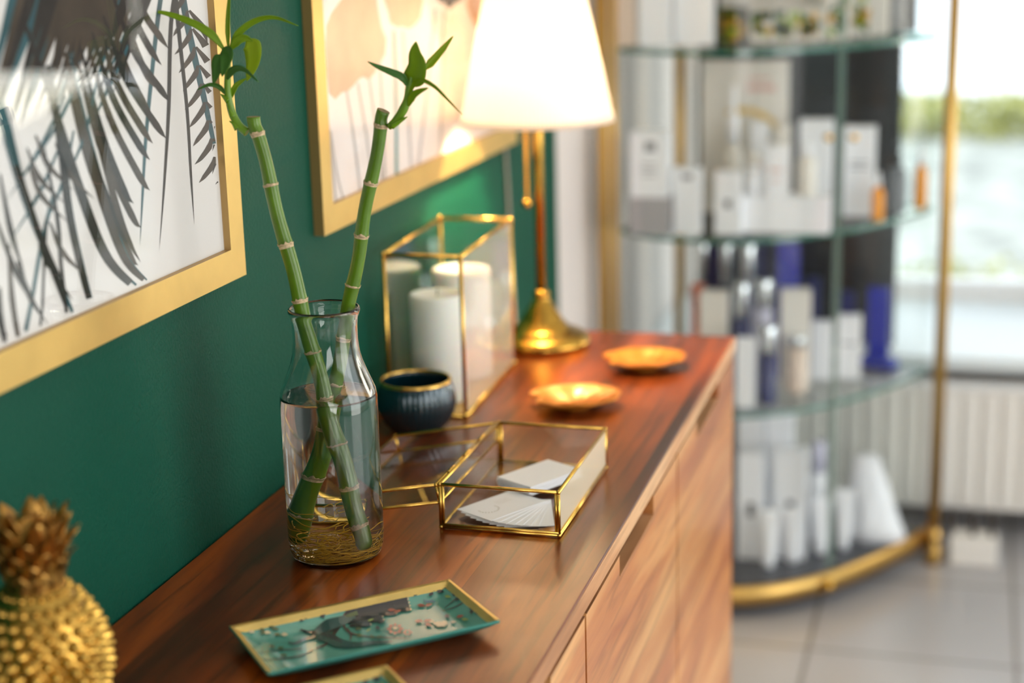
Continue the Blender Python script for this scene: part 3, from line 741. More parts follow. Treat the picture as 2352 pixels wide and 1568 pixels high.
# branch
tblade('ink_brown', [z4(1070, 290), z4(990, 370), z4(955, 440), z4(900, 520), z4(840, 600), z4(760, 640)], [9, 8, 8, 7, 6, 3])
tblade('ink_brown', [z4(960, 430), z4(1010, 510), z4(1150, 545), z4(1330, 555), z4(1480, 560)], [7, 4, 3, 2, 1])
tblade('ink_brown', [z4(1000, 480), z4(1030, 540), z4(1020, 580)], [4, 4, 2])
tblade('ink_brown', [z4(740, 650), z4(620, 700), z4(400, 725), z4(330, 715)], [3, 3, 2, 1])
tblade('ink_brown', [z4(650, 640), z4(500, 650), z4(330, 670)], [2, 2, 1])
tblade('ink_brown', [z4(1890, 200), z4(1820, 270), z4(1750, 330)], [3, 2, 1]); tblade('ink_brown', [z4(1920, 270), z4(1830, 320), z4(1730, 350)], [3, 2, 1])
# long tail bird: tail of layered scalloped feathers, body, neck, head and lower bird
for r_i, (x, y) in enumerate(((1130, 385), (1230, 350), (1330, 300), (1440, 270))):
    for k in range(6):
        X = x+k*7-10; Yv = y-60+k*26
        tblade('ink', [z4(X-140, Yv+8+12-k*2), z4(X-60, Yv+6), z4(X+20, Yv)], [5, 9, 8], 3)
        tleaf('ink_cream', *z4(X+14, Yv), .0, 5, 5); tleaf('ink_blue', *z4(X+10, Yv), .0, 3.5, 3)
tblade('ink_teal_dark', [z4(1060, 390), z4(960, 430), z4(860, 460), z4(790, 500), z4(740, 540)], [12, 22, 26, 18, 10])
tblade('ink', [z4(940, 470), z4(860, 510), z4(790, 530)], [5, 12, 10])
tblade('ink_teal_dark', [z4(770, 550), z4(850, 560), z4(930, 600), z4(1050, 615), z4(1200, 600), z4(1350, 590)], [16, 24, 22, 13, 9, 3])
tblade('ink', [z4(800, 530), z4(900, 560), z4(960, 600)], [6, 12, 4])
tblade('ink', [z4(760, 520), z4(690, 515), z4(640, 500)], [8, 5, 4]); tblade('ink', [z4(760, 550), z4(680, 570), z4(600, 605), z4(545, 600)], [8, 5, 4, 3])
tblade('ink_olive', [z4(1080, 370), z4(1000, 400), z4(970, 430)], [10, 9, 4])
# flowers
for i in range(8): a = i*PI/4; tleaf('ink_red', *z4(1370+25*math.cos(a), 495+18*math.sin(a)), a, 10, 6)
tleaf('ink_cream', *z4(1350, 490), 0, 10, 5)
for i in range(6): a = i*PI/3; tleaf('ink_red', *z4(1465+12*math.cos(a), 522+8*math.sin(a)), a, 6, 4)
for i in range(12): tleaf('ink_cream', *z4(1680+random.uniform(-60, 120), 450+random.uniform(-20, 30)), random.uniform(-.6, .6), 12, 5)
for (x, y, a) in ((1540,310,.2),(1600,320,-.5),(1520,435,0),(1590,440,-.4),(1600,450,.6),(1310,350,0),(1360,370,-.5),(1840,410,-.5)): tleaf('ink_red', *z4(x, y), a, 16, 6)
for (x, y, a) in ((1530,190,1.3),(1550,200,.4),(1540,210,2.0),(1620,150,.4),(1650,170,1.2),(1690,200,.3),(1660,210,2),(1750,140,0),(1720,160,.4),(1790,120,.4),(1850,240,.9),(1870,250,2.2),(1830,210,1.7),(1760,380,1.2),(1940,330,.4),(1960,345,1.6),(1980,360,.5),(830,370,2.2),(800,380,1.2),(1230,440,0),(1225,470,1.2),(1180,460,3),(600,400,.3),(630,430,.2),(660,410,.4),(680,380,0)): tleaf('ink', *z4(x, y), a, 15 if y < 500 and x > 700 else 9, 7 if x > 700 else 4)
for (x, y, a) in ((330,490,.9),(390,470,.5),(420,490,.3),(440,530,.6),(350,510,1.6),(480,700,0),(460,650,-.3),(400,620,.7),(290,460,0),(1070,540,.4),(1180,540,1.2),(1220,560,0),(1060,500,-.3)): tleaf('ink_olive', *z4(x, y), a, 14, 6)
for (x, y, a) in ((200,490,.2),(240,510,.5),(360,520,.3),(490,540,0),(870,360,0),(900,350,.3),(940,340,0)): tleaf('ink_cream', *z4(x, y), a, 13, 7)
for (x, y, a) in ((1160,440,-.7),(1150,520,-1),(1790,210,-.4),(1750,240,.4),(1880,420,.2)): tleaf('ink_green', *z4(x, y), a, 14, 5)
for k in range(5): tblade('ink_blue', [z4(1590+k*16, 270), z4(1600+k*16, 290), z4(1625+k*14, 285)], [1.2, 1.6, 1])
tA_, tB_, tC_, tD_ = onz(530, 1432, TOP+.018), onz(1036, 1328, TOP+.018), onz(1143, 1420, TOP+.018), onz(610, 1545, TOP+.018)
tray('rectangular gold rimmed teal tray with peacock and flower print, fully in view', tA_, tB_, tC_, tD_, TP)
# second tray, cut by the frame: same form, nearer the camera
sh = onz(892, 1524, TOP+.018)-tB_; sh.z = 0
sh2 = sh
TPb = []
cB = (tA_+tB_+tC_+tD_)/4
def shifted(poly):
    r = []
    for p in poly:
        q = onz(p[0], p[1], TOP+.006)+sh; c = RM.transposed() @ (q-CAM); r.append((1176+c.x/-c.z*F, 784-c.y/-c.z*F))
    return r
TPb = [(m_, shifted(p_)) for m_, p_ in TP]
tray('gold rimmed teal printed tray cut off by the bottom edge, nearest the camera', tA_+sh, tB_+sh, tC_+sh, tD_+sh, TPb)

# ------------------------------------------------------------------ candle holder cup
cp = thing('tealight_cup', 'round ribbed dark teal candle cup with a gold rim beside the carafe', 'cup', (.0885, 1.945, TOP))
def ribs(th, z): return 1+.016*math.cos(44*th)*(1 if z < .064 else 0)
prof = [(.0005, .001), (.026, .0), (.033, .003), (.042, .012), (.0485, .024), (.0515, .036), (.0515, .045), (.0495, .056), (.0468, .066), (.0455, .068), (.044, .066), (.0468, .055), (.0488, .044), (.0485, .034), (.045, .022), (.036, .010), (.02, .006), (.0005, .006)]
b = MB(); b.lathe(prof, 240, (.0885, 1.945, TOP), wob=ribs); obj('bowl', b, 'teal_cup', cp)
b = MB(); b.lathe([(.0472, .0655), (.0478, .068), (.0466, .0702), (.0445, .0702), (.0436, .068), (.0445, .0655)], 72, (.0885, 1.945, TOP), closed=True); obj('rim', b, 'brass_bright', cp)

# ------------------------------------------------------------------ lantern with candles
q = [Vector((.0286, 2.006, 0)), Vector((.1361, 2.006, 0)), Vector((.126, 2.284, 0)), Vector((.0165, 2.284, 0))]
LT = .2215
lt = thing('lantern', 'tall rectangular brass edged glass lantern with white pillar candles inside', 'lantern', (.08, 2.14, TOP))
b = MB()
for i in range(4):
    a, c = q[i], q[(i+1) % 4]
    for z, r in ((TOP+.003, .0030), (TOP+LT, .0030)): b.tube([a+Vector((0, 0, z)), c+Vector((0, 0, z))], r, 8)
    b.tube([a+Vector((0, 0, TOP+.001)), a+Vector((0, 0, TOP+LT))], .0030, 8)
    b.sphere(a+Vector((0, 0, TOP+LT)), .0042, 8); b.sphere(a+Vector((0, 0, TOP+.0045)), .0045, 8)
obj('frame', b, 'brass', lt)
for i in range(4):
    a, c = q[i], q[(i+1) % 4]; n_ = (c-a).normalized().cross(Vector((0, 0, 1)))*.0008
    b = MB(); v = [a-n_, c-n_, c+n_, a+n_]
    b.prism([(p.x, p.y) for p in v], TOP+.004, TOP+LT-.001); obj('pane', b, 'pane_glow_faint' if i == 1 else 'pane_green', lt)  # right pane gets a fainter painted glow
b = MB(); b.prism([(p.x, p.y) for p in [q[0]+Vector((.002, .002, 0)), q[1]+Vector((-.002, .002, 0)), q[2]+Vector((-.002, -.002, 0)), q[3]+Vector((.002, -.002, 0))]], TOP+.0035, TOP+.006); obj('base_plate', b, 'brass_soft', lt)
def candle(x, y, r, h, label):
    t = thing('pillar_candle', label, 'candle', (x, y, TOP+.006), 'pillar candles in the glass lantern')
    b = MB(); b.lathe([(.0005, 0), (r-.001, 0), (r, .001), (r, h-.003), (r-.001, h-.0008), (r-.004, h), (r-.008, h-.0015), (.003, h-.004), (.0005, h-.004)], 48, (x, y, TOP+.006)); obj('wax', b, 'candle', t)
    b = MB(); b.tube([(x, y, TOP+.006+h-.006), (x+.001, y, TOP+.006+h+.006)], .0008, 6); obj('wick', b, 'wick', t)
candle(.0785, 2.075, .0385, .150, 'white pillar candle standing nearest the camera in the glass lantern')
candle(.0725, 2.205, .0420, .158, 'white pillar candle standing at the back of the glass lantern')

# ------------------------------------------------------------------ lamp
LX, LY = .1365, 2.412
lp = thing('table_lamp', 'brass table lamp with white pleated shade lit on the sideboard', 'lamp', (LX, LY, TOP))
prof = [(.0005, 0), (.074, 0), (.0765, .004), (.0765, .010), (.074, .014), (.070, .018), (.062, .022), (.054, .0245), (.047, .027), (.0425, .031), (.038, .037), (.0335, .041), (.031, .046), (.026, .054), (.021, .062), (.0165, .069), (.0125, .075), (.012, .079), (.014, .083), (.012, .087), (.0085, .089)]
b = MB(); b.lathe(prof, 72, (LX, LY, TOP)); obj('base', b, 'antique', lp)
b = MB(); b.tube([(LX, LY, TOP+.085), (LX, LY, TOP+.53)], .0078, 20); obj('stem', b, 'antique', lp)
b = MB(); b.tube([(LX, LY, TOP+.36), (LX, LY, TOP+.42)], .016, 20); obj('socket', b, 'antique', lp)
b = MB(); zc = TOP+.345; 
cx_ = LX-.0165; cy_ = LY-.010
for k in range(24): b.sphere((cx_, cy_, TOP+.235+k*.0052), .0037, 8)
obj('pull_chain', b, 'antique', lp)
b = MB(); b.sphere((cx_, cy_, TOP+.226), .008, 14); b.tube([(cx_, cy_, TOP+.228), (cx_, cy_, TOP+.24)], .003, 8); obj('pull_knob', b, 'antique', lp)
b = MB(); n = 240; SR0, SR1, SZ0, SZ1 = .1185, .068, TOP+.351, TOP+.575
def pleat(th, z): return 1+.0035*math.cos(120*th)
b.lathe([(SR0, SZ0), (SR0-.004, SZ0+.014), (SR0+(SR1-SR0)*.5, (SZ0+SZ1)/2), (SR1, SZ1)], 480, (LX-.0005, LY, 0), wob=pleat)
o = obj('shade', b, 'shade', lp); so_ = o.modifiers.new('s', 'SOLIDIFY'); so_.thickness = .0012
b = MB()
for k in range(3): a = k*2*PI/3; b.tube([(LX, LY, TOP+.53), (LX-.0005+.067*math.cos(a), LY+.067*math.sin(a), SZ1-.002)], .0015, 6)
obj('shade_carrier', b, 'antique', lp)
b = MB(); b.sphere((LX, LY, TOP+.455), .028, 20, sc=(1, 1, 1.3)); ob = obj('bulb', b, 'white', lp)
m, nt, p = newmat('bulb_mat'); p.inputs['Emission Color'].default_value = (1, .78, .5, 1); p.inputs['Emission Strength'].default_value = 60
ob.data.materials[0] = m
pl = bpy.data.lights.new('lamp_light', 'POINT'); pl.energy = 56; pl.color = (1, .72, .40); pl.shadow_soft_size = .035
po = bpy.data.objects.new('lamp_light', pl); COL.objects.link(po); po.location = (LX, LY-.0, TOP+.50)
# cable running down the wall behind the lamp
b = MB(); b.tube(catmull([(.004, 2.70, 1.30), (.004, 2.69, 1.1), (.004, 2.70, .98), (.006, 2.70, .90), (.012, 2.685, .83), (.03, 2.64, .70)], 8), .003, 8)
tag(obj('lamp_cable', b, 'cord', None, off=(.004, 2.7, .7)), 'thin grey cable hanging down the green wall behind the lantern', 'cable')

# ------------------------------------------------------------------ leaf dishes
def leafdish(cx, cy, Lr, Wr, rot, label):
    t = None; b = MB(); n = 72; rings = [0, .25, .5, .72, .88, 1.0]
    def rad(th):
        r = 1.0
        d = min(th % (2*PI), 2*PI-th % (2*PI))          # notch where the stalk joins
        if d < .5: r *= .62+.38*(d/.5)**.7
        r *= 1+.035*abs(math.sin(4.5*th))
        return r
    top = []; V = []; 
    M = Matrix.Translation((cx, cy, TOP)) @ Matrix.Rotation(rot, 4, 'Z')
    for s in rings:
        for j in range(n):
            th = 2*PI*j/n; r = rad(th); x = -Lr*r*s*math.cos(th); y = Wr*r*s*math.sin(th)
            z = .0035+.0145*s**2.4+.0007*math.cos(9*th)*s
            V.append(M @ Vector((x, y, z)))
    k = len(rings); NV = len(V); V += [v-Vector((0, 0, .0025)) for v in V]
    fs = []
    for i in range(k-1):
        for j in range(n):
            f = (i*n+j, i*n+(j+1) % n, (i+1)*n+(j+1) % n, (i+1)*n+j); fs.append(f); fs.append(tuple(NV+q for q in reversed(f)))
    for j in range(n): a = (k-1)*n+j; c = (k-1)*n+(j+1) % n; fs.append((a, c, NV+c, NV+a))
    b.add(V, fs, 0, True)
    for j in range(-4, 5):                          # raised veins
        if j == 0: continue
        th = PI+j*.36; pts = []
        for s in (.05, .4, .7, .93):
            r = rad(th % (2*PI)); pts.append(M @ Vector((Lr*r*s*-math.cos(th), Wr*r*s*math.sin(th), .0045+.0145*s**2.4)))
        b.tube(pts, [.0014, .0013, .001, .0006], 6)
    b.tube([M @ Vector((x, 0, .0045+.0145*abs(x/Lr)**2.4)) for x in (-.5*Lr, 0, .5*Lr, .95*Lr)], .0015, 6)
    b.lathe([(.0005, .0), (.02, .0), (.022, .004), (.0005, .004)], 24, (cx, cy, TOP))
    o = obj('leaf_dish', b, 'leaf_dish', None, off=(cx, cy, TOP)); tag(o, label, 'dish', 'golden leaf dishes on the sideboard')
leafdish(.2665, 2.088, .064, .050, math.radians(26), 'golden leaf shaped dish nearer the brass box')
leafdish(.320, 2.305, .062, .050, math.radians(26), 'golden leaf shaped dish further back near the end of the sideboard')

# ------------------------------------------------------------------ golden pineapple
PXc, PYc = .066, 1.075; PR = .0545
pn = thing('pineapple_figurine', 'golden pineapple figurine at the near left corner of the sideboard', 'figurine', (PXc, PYc, TOP))
PH = .141
def bodyr(h): # h 0..1
    return PR*math.sqrt(max(0.0, 1-(2*h-1.0)**2*.86))*(.82+.18*math.sin(PI*(1-h)))
b = MB(); prof = [(.0005, 0)]+[(bodyr(i/40)*.95, PH*i/40) for i in range(41)]+[(.0005, PH)]
b.lathe(prof, 64, (PXc, PYc, TOP)); 
NR, NC = 15, 22
for i in range(1, NR):
    h = i/NR; r = bodyr(h); z = TOP+PH*h
    for j in range(NC):
        th = 2*PI*(j-i*.36)/NC; s = r*.132*(1 if .12 < h < .9 else .9)
        c = Vector((PXc+math.cos(th)*r*.94, PYc+math.sin(th)*r*.94, z))
        nrm = Vector((math.cos(th), math.sin(th), (h-.5)*1.2)).normalized(); tu = Vector((-math.sin(th), math.cos(th), 0)); tv = nrm.cross(tu)
        ap = c+nrm*(r*.17)-Vector((0, 0, .0012))
        ring = [c+tu*s, c+(tu*.55+tv*.8)*s*.9, c+tv*s*.95, c+(-tu*.55+tv*.8)*s*.9, c-tu*s, c+(-tu*.55-tv*.8)*s*.9, c-tv*s*.95, c+(tu*.55-tv*.8)*s*.9]
        mid_ = [c+(q_-c)*.45+nrm*r*.115 for q_ in ring]
        b.add(ring+mid_+[ap], [(k, (k+1) % 8, 8+(k+1) % 8, 8+k) for k in range(8)]+[(8+k, 8+(k+1) % 8, 16) for k in range(8)], 0, True)
obj('body', b, 'pine_gold', pn)
rr = random.Random(2); ZC = TOP+PH-.006
for lv, (cnt, r0, tip, zz, ln) in enumerate(((8, .026, .55, 0, .024), (8, .028, .75, .010, .025), (8, .028, .95, .020, .026), (8, .029, .9, .029, .028), (7, .026, .6, .036, .033), (5, .017, .35, .036, .036))):
    for j in range(cnt):
        th = 2*PI*(j+.5*lv+rr.uniform(-.1, .1))/cnt; d = Vector((math.cos(th), math.sin(th), 0)); tu = Vector((-math.sin(th), math.cos(th), 0))
        p0 = Vector((PXc, PYc, ZC+zz))+d*r0*.75
        b = MB(); rows = []
        for k in range(7):
            t = k/6; out = tip*t*t*.7; p_ = p0+Vector((0, 0, ln*(t-.25*tip*t*t)))+d*(ln*out)
            w_ = .0098*(1-t**2.6)*(.85+.4*t)+.0004
            rows.append([p_-tu*w_+d*.002, p_+d*.0045*(1-t), p_+tu*w_+d*.002])
        vs = [q_ for r_ in rows for q_ in r_]; nv = len(vs); vs += [q_-d*.0018-Vector((0, 0, .001)) for q_ in vs]
        fs = []
        for k in range(6):
            for c_ in range(2):
                f = (k*3+c_, k*3+c_+1, k*3+c_+4, k*3+c_+3); fs += [f, tuple(nv+x for x in reversed(f))]
            fs += [(k*3, k*3+3, nv+k*3+3, nv+k*3), (k*3+2, nv+k*3+2, nv+k*3+5, k*3+5)]
        fs.append((18, 19, 20, nv+20, nv+19, nv+18))
        b.add(vs, fs, 0, True); obj('crown_leaf', b, 'pine_crown', pn)
b = MB(); b.lathe([(.0005, 0), (.021, 0), (.024, .02), (.022, .045), (.012, .058), (.0005, .06)], 24, (PXc, PYc, ZC)); obj('crown_core', b, 'pine_crown', pn)

# ------------------------------------------------------------------ display cabinet
front = [(.062, 3.300), (.12, 3.243), (.19, 3.213), (.267, 3.203), (.34, 3.212), (.41, 3.243), (.47, 3.290), (.53, 3.350), (.585, 3.425), (.635, 3.505), (.68, 3.59), (.707, 3.655)]
fc = [tuple(p)[:2] for p in catmull([(x, y, 0) for x, y in front], 5)]
back = [(.707, 3.70), (.12, 3.70)]
cb = thing('display_cabinet', 'curved glass display cabinet with brass posts and a dark base, full of cosmetics', 'cabinet', (.4, 3.5, 0))
SH = [.082, .457, .822, 1.195, 1.57]
foot = fc+back
def inset(poly, d):
    cx_ = sum(p[0] for p in poly)/len(poly); cy_ = sum(p[1] for p in poly)/len(poly)
    return [(p[0]+(cx_-p[0])*d, p[1]+(cy_-p[1])*d) for p in poly]
b = MB(); b.prism(inset(foot, .02), .045, .080); obj('base', b, 'marble', cb)
b = MB(); b.prism(inset(foot, .03), .0795, .0815); obj('base_plate', b, 'slate', cb)
b = MB()
for i in range(len(fc)-1):
    a, c = Vector((*fc[i], 0)), Vector((*fc[i+1], 0)); n_ = (c-a).normalized().cross(Vector((0, 0, 1)))*.008
    b.add([a+Vector((0, 0, .038)), c+Vector((0, 0, .038)), c+Vector((0, 0, .079)), a+Vector((0, 0, .079)), a-n_*0+n_+Vector((0, 0, .038)), c+n_+Vector((0, 0, .038)), c+n_+Vector((0, 0, .079)), a+n_+Vector((0, 0, .079))], [(4, 5, 6, 7), (0, 1, 5, 4), (3, 7, 6, 2)], 0, True)
obj('brass_band', b, 'brass_soft', cb)
for z in SH[1:-1]:
    b = MB(); ps = inset(foot, .035); b.prism(ps, z-.009, z, 0, 1); obj('glass_shelf', b, ['pane_cab', 'shelf_edge'], cb)
b = MB(); b.prism(foot, SH[-1], SH[-1]+.04); obj('top', b, 'brass_soft', cb)
# two curved doors meeting at the seam
seam = min(range(len(fc)), key=lambda i: abs(fc[i][0]-.515))
for a_, c_, kx in ((0, seam, -1), (seam, len(fc)-1, 1)):
    b = MB(); pts = fc[a_:c_+1]; 
    for i in range(len(pts)-1):
        a, c = Vector((*pts[i], 0)), Vector((*pts[i+1], 0)); b.add([a+Vector((0, 0, .09)), c+Vector((0, 0, .09)), c+Vector((0, 0, 1.56)), a+Vector((0, 0, 1.56))], [(0, 1, 2, 3)], 0, True)
    d = obj('glass_door', b, 'pane_curved', cb)
    kp = Vector((*fc[seam+kx*1], 1.01)); nn = Vector((.6, -.8, 0))
    kp = ony(1898 if kx < 0 else 1956, 315, fc[seam+kx][1])
    b = MB(); b.sphere(kp+nn*.008, .0085, 14); b.tube([kp-nn*.006, kp+nn*.008], .004, 10); obj('knob', b, 'brass_bright', d)
    sx = Vector((*fc[seam], 0)); b = MB(); off_ = Vector((.0035*kx, .004*kx, 0))
    b.box((sx.x+off_.x-.0022, sx.y+off_.y-.003, .09), (sx.x+off_.x+.0022, sx.y+off_.y+.003, 1.56)); obj('door_edge', b, 'seam', d)
b = MB(); n_ = Vector((.62, -.78, 0)); c = Vector((.507, 3.322, .058)); b.sphere(c+n_*.016, .015, 14); obj('boss', b, 'antique', cb)
# side and back panes
b = MB(); b.box((.085, 3.30, .09), (.088, 3.70, 1.56)); obj('side_pane', b, 'pane_cab', cb)
b = MB(); b.box((.12, 3.698, .09), (.70, 3.701, 1.56)); obj('back_pane', b, 'pane_cab', cb)
for (x, y, r) in ((.030, 3.335, .013), (.062, 3.30, .008), (.128, 3.69, .011), (.726, 3.632, .0135)):
    b = MB(); b.tube([(x, y, .03), (x, y, 1.61)], r, 20); 
    b.lathe([(.0005, 0), (r+.004, 0), (r+.006, .01), (r+.006, .045), (r+.002, .055), (r+.006, .062), (r+.006, .075), (r, .085)], 24, (x, y, .0)); obj('post', b, 'brass_soft', cb)

# ------------------------------------------------------------------ products
def width(px, d): return px/F*d
def place(px0, px1, pyb, z, y=None):
    pc = (px0+px1)/2
    p = onz(pc, pyb, z) if y is None else ony(pc, 500, y)
    d = -(RM.transposed() @ (Vector((p.x, p.y, z+.05))-CAM)).z
    return p.x, p.y, width(px1-px0, d), d
def pbox(px0, px1, pyt, pyb, si, mat_, label, dep=.6, y=None, z=None, rot=.0, name='product_box', cat='box', group=None, strip=None):
    z = SH[si] if z is None else z
    x, y_, w_, d = place(px0, px1, pyb, z, y)
    h = ony((px0+px1)/2, pyt, y_).z-z
    dp = max(.02, min(.06, w_*dep)); w_ = w_*.97
    M = Matrix.Translation((x, y_+dp/2, z)) @ Matrix.Rotation(rot, 4, 'Z')
    t = thing(name, label, cat, (x, y_+dp/2, z), group)
    b = MB(); b.box((-w_/2, -dp/2, 0), (w_/2, dp/2, h), 0, M); obj('carton', b, mat_, t, bevel=.001)
    if strip:
        b = MB()
        for (u0, u1, v0, v1) in strip[1]: b.box((w_*(u0-.5), -dp/2-.0006, h*v0), (w_*(u1-.5), -dp/2+.0004, h*v1), 0, M)
        obj('label', b, strip[0], t)
    return t
def pbottle(px0, px1, pyt, pyb, si, mat_, cap, label, shape='bottle', y=None, z=None, capf=.3, name='bottle', cat='bottle', group=None):
    z = SH[si] if z is None else z
    x, y_, w_, d = place(px0, px1, pyb, z, y); h = ony((px0+px1)/2, pyt, y_).z-z; r = w_/2; y_ += r
    t = thing(name, label, cat, (x, y_, z), group); hb = h*(1-capf); c = (x, y_, z)
    if shape == 'bottle':
        b = MB(); b.lathe([(.0003, 0), (r*.95, 0), (r, .003), (r, hb*.86), (r*.8, hb*.95), (r*.45, hb), (.0003, hb)], 28, c); obj('body', b, mat_, t)
        b = MB(); b.lathe([(.0003, hb), (r*.55, hb), (r*.55, h*.99), (.0003, h)], 20, c); obj('cap', b, cap, t)
    elif shape == 'cyl':
        b = MB(); b.lathe([(.0003, 0), (r*.95, 0), (r, .003), (r, hb), (.0003, hb)], 28, c); obj('body', b, mat_, t)
        b = MB(); b.lathe([(.0003, hb), (r*.97, hb), (r*.97, h-.002), (r*.9, h), (.0003, h)], 28, c); obj('cap', b, cap, t)
    elif shape == 'pump':
        b = MB(); b.lathe([(.0003, 0), (r*.95, 0), (r, .003), (r, hb*.85), (r*.6, hb*.97), (r*.3, hb), (.0003, hb)], 28, c); obj('body', b, mat_, t)
        b = MB(); b.lathe([(.0003, hb), (r*.42, hb), (r*.42, hb+(h-hb)*.45), (r*.15, hb+(h-hb)*.5), (r*.15, h*.97), (.0003, h*.97)], 20, c)
        b.box((x-r*.3, y_-r*.95, z+h*.94), (x+r*.3, y_+r*.3, z+h)); obj('pump', b, cap, t)
    elif shape == 'dropper':
        b = MB(); b.lathe([(.0003, 0), (r*.95, 0), (r, .003), (r, hb*.8), (r*.7, hb*.92), (r*.4, hb), (.0003, hb)], 28, c); obj('body', b, mat_, t)
        b = MB(); b.lathe([(.0003, hb), (r*.5, hb), (r*.5, hb+(h-hb)*.45), (r*.3, hb+(h-hb)*.5), (r*.26, h*.97), (.0003, h)], 20, c); obj('dropper', b, cap, t)
    elif shape == 'tube':                       # tube standing on its cap, crimped flat at the top
        n = 24; b = MB(); V = []; lv = 6
        for i in range(lv+1):
            s = i/lv; rx = r*(.72+.38*s); ry = r*(.72*(1-s)+.05)
            for j in range(n): th = 2*PI*j/n; V.append((x+rx*math.cos(th), y_+ry*math.sin(th), z+h*capf+h*(1-capf)*s))
        fs = [(i*n+j, i*n+(j+1) % n, (i+1)*n+(j+1) % n, (i+1)*n+j) for i in range(lv) for j in range(n)]+[tuple(lv*n+j for j in range(n))]
        b.add(V, fs, 0, True); obj('body', b, mat_, t)
        b = MB(); b.lathe([(.0003, 0), (r*.62, 0), (r*.68, h*capf), (.0003, h*capf)], 20, c); obj('cap', b, cap, t)
    return t

# shelf with patterned boxes (top of view)
Z = 3
pbox(1412, 1460, -160, 106, Z, 'prod_pink', 'pale pink box at the far left of the top shelf behind the lamp shade')
pbox(1466, 1542, -150, 106, Z, 'prod_white', 'white box second from left on the top visible shelf', strip=('label_grey', [(.2, .8, .7, .72), (.2, .8, .76, .78)]))
pbox(1548, 1636, -170, 104, Z, 'prod_white', 'white box just left of the patterned boxes on the top shelf', strip=('label_grey', [(.2, .8, .7, .72)]))
pbox(1642, 1890, -120, 20, Z, 'prod_cream', 'wide cream card standing behind the patterned boxes on the top shelf', y=3.56, dep=.1, name='standing_card', cat='card')
def botan(px0, px1, pyt, pyb, label, dark):
    t = pbox(px0, px1, pyt, pyb, Z, 'prod_cream' if not dark else 'botan_dark', label, group='botanical patterned boxes')
    rr = random.Random(px0); ch = t.children[0]; x, y_, w_, d = place(px0, px1, pyb, SH[Z]); h = ony((px0+px1)/2, pyt, y_).z-SH[Z]
    b = MB(); w_ *= .97
    for k in range(26):
        u = x-w_/2+rr.uniform(.08, .92)*w_; v = SH[Z]+rr.uniform(.03, .9)*h; a = rr.uniform(-1.2, 1.2)+PI/2; l = .024; q_ = .008
        d1 = Vector((math.cos(a)*l, 0, math.sin(a)*l)); d2 = Vector((-math.sin(a)*q_, 0, math.cos(a)*q_)); c = Vector((u, y_-.0006, v))
        if abs(c.x+d1.x-x) > w_/2 or v+d1.z > SH[Z]+h: continue
        b.add([c, c+d1*.5+d2, c+d1, c+d1*.5-d2], [(0, 1, 2, 3)], rr.choice((0, 1, 1, 2)) if not dark else rr.choice((1, 2)))
    obj('leaf_pattern', b, ['botan_green', 'botan_lime', 'botan_yellow'], t)
botan(1644, 1716, 18, 98, 'dark box with yellow botanical pattern, leftmost of the patterned boxes', True)
botan(1722, 1772, 20, 98, 'narrow botanical box beside the dark patterned box', False)
botan(1776, 1826, 20, 97, 'cream box with green leaf pattern in the middle of the patterned boxes', False)
botan(1830, 1884, 20, 96, 'cream box with lime leaf pattern left of the door seam', False)
botan(1890, 1950, -80, 92, 'tall green leaf patterned box right of the door seam', False)
botan(1954, 2008, -80, 84, 'tall lime leaf patterned box at the right of the patterned boxes', False)
pbox(2012, 2042, -80, 80, Z, 'prod_cream', 'narrow cream box right of the patterned boxes')
pbox(2046, 2106, -80, 74, Z, 'prod_grey', 'pale grey box at the right end of the top shelf')
# middle shelf
Z = 2
s1 = pbox(1444, 1540, 455, 540, Z, 'prod_grey', 'grey display plinth at the left of the middle shelf', name='plinth', cat='plinth', dep=.8)
zp = ony(1492, 455, onz(1492, 540, SH[2]).y).z
pbox(1446, 1536, 305, 455, Z, 'prod_white', 'white printed carton standing on the grey plinth', z=zp, y=onz(1492, 540, SH[2]).y+.003, strip=('label_grey', [(.4, .68, .72, .86), (.3, .7, .5, .52), (.3, .7, .42, .44), (.3, .7, .34, .36)]))
pbox(1546, 1610, 388, 538, Z, 'prod_white', 'slim white box in front of the grey plinth', strip=('label_grey', [(.3, .7, .84, .92)]))
pc = pbox(1606, 1808, 138, 440, Z, 'prod_cream', 'tall display card with a yellow arc behind the white bottles', y=3.52, z=SH[2], dep=.05, name='display_card', cat='card', strip=('label_pink', [(.52, .86, .80, .84), (.52, .8, .87, .89)]))
cx_, cz_ = ony(1740, 330, 3.517).x, ony(1740, 330, 3.517).z
b = MB()
for k in range(12):
    a0, a1 = PI*.62-PI*.6*k/12, PI*.62-PI*.6*(k+1)/12; R1, R0 = .098, .084; cx0, cz0 = cx_-.032, cz_-.02
    b.add([(cx0+R0*math.cos(a0), 3.5185, cz0+R0*math.sin(a0)), (cx0+R1*math.cos(a0), 3.5185, cz0+R1*math.sin(a0)), (cx0+R1*math.cos(a1), 3.5185, cz0+R1*math.sin(a1)), (cx0+R0*math.cos(a1), 3.5185, cz0+R0*math.sin(a1))], [(3, 2, 1, 0)])
obj('arc', b, 'yellow_arc', pc)
rs = pbox(1642, 1906, 452, 535, Z, 'prod_white', 'low white display riser under the small cartons', name='display_riser', cat='riser', dep=.4)
yr = onz(1774, 535, SH[2]).y; zr = ony(1774, 452, yr).z
pbox(1640, 1702, 396, 540, Z, 'prod_white', 'square white box with a grey emblem in front of the riser', y=yr-.032, strip=('label_dark', [(.38, .62, .44, .56)]))
pbottle(1654, 1704, 196, 400, Z, 'prod_cream', 'prod_white', 'tall pointed cream bottle in front of the display card', 'dropper', y=3.40, z=SH[2], capf=.42)
pbox(1722, 1762, 282, 450, Z, 'prod_white', 'slim white carton behind the riser, below the arc', y=3.44, z=SH[2], strip=('label_pink', [(.3, .7, .5, .6)]))
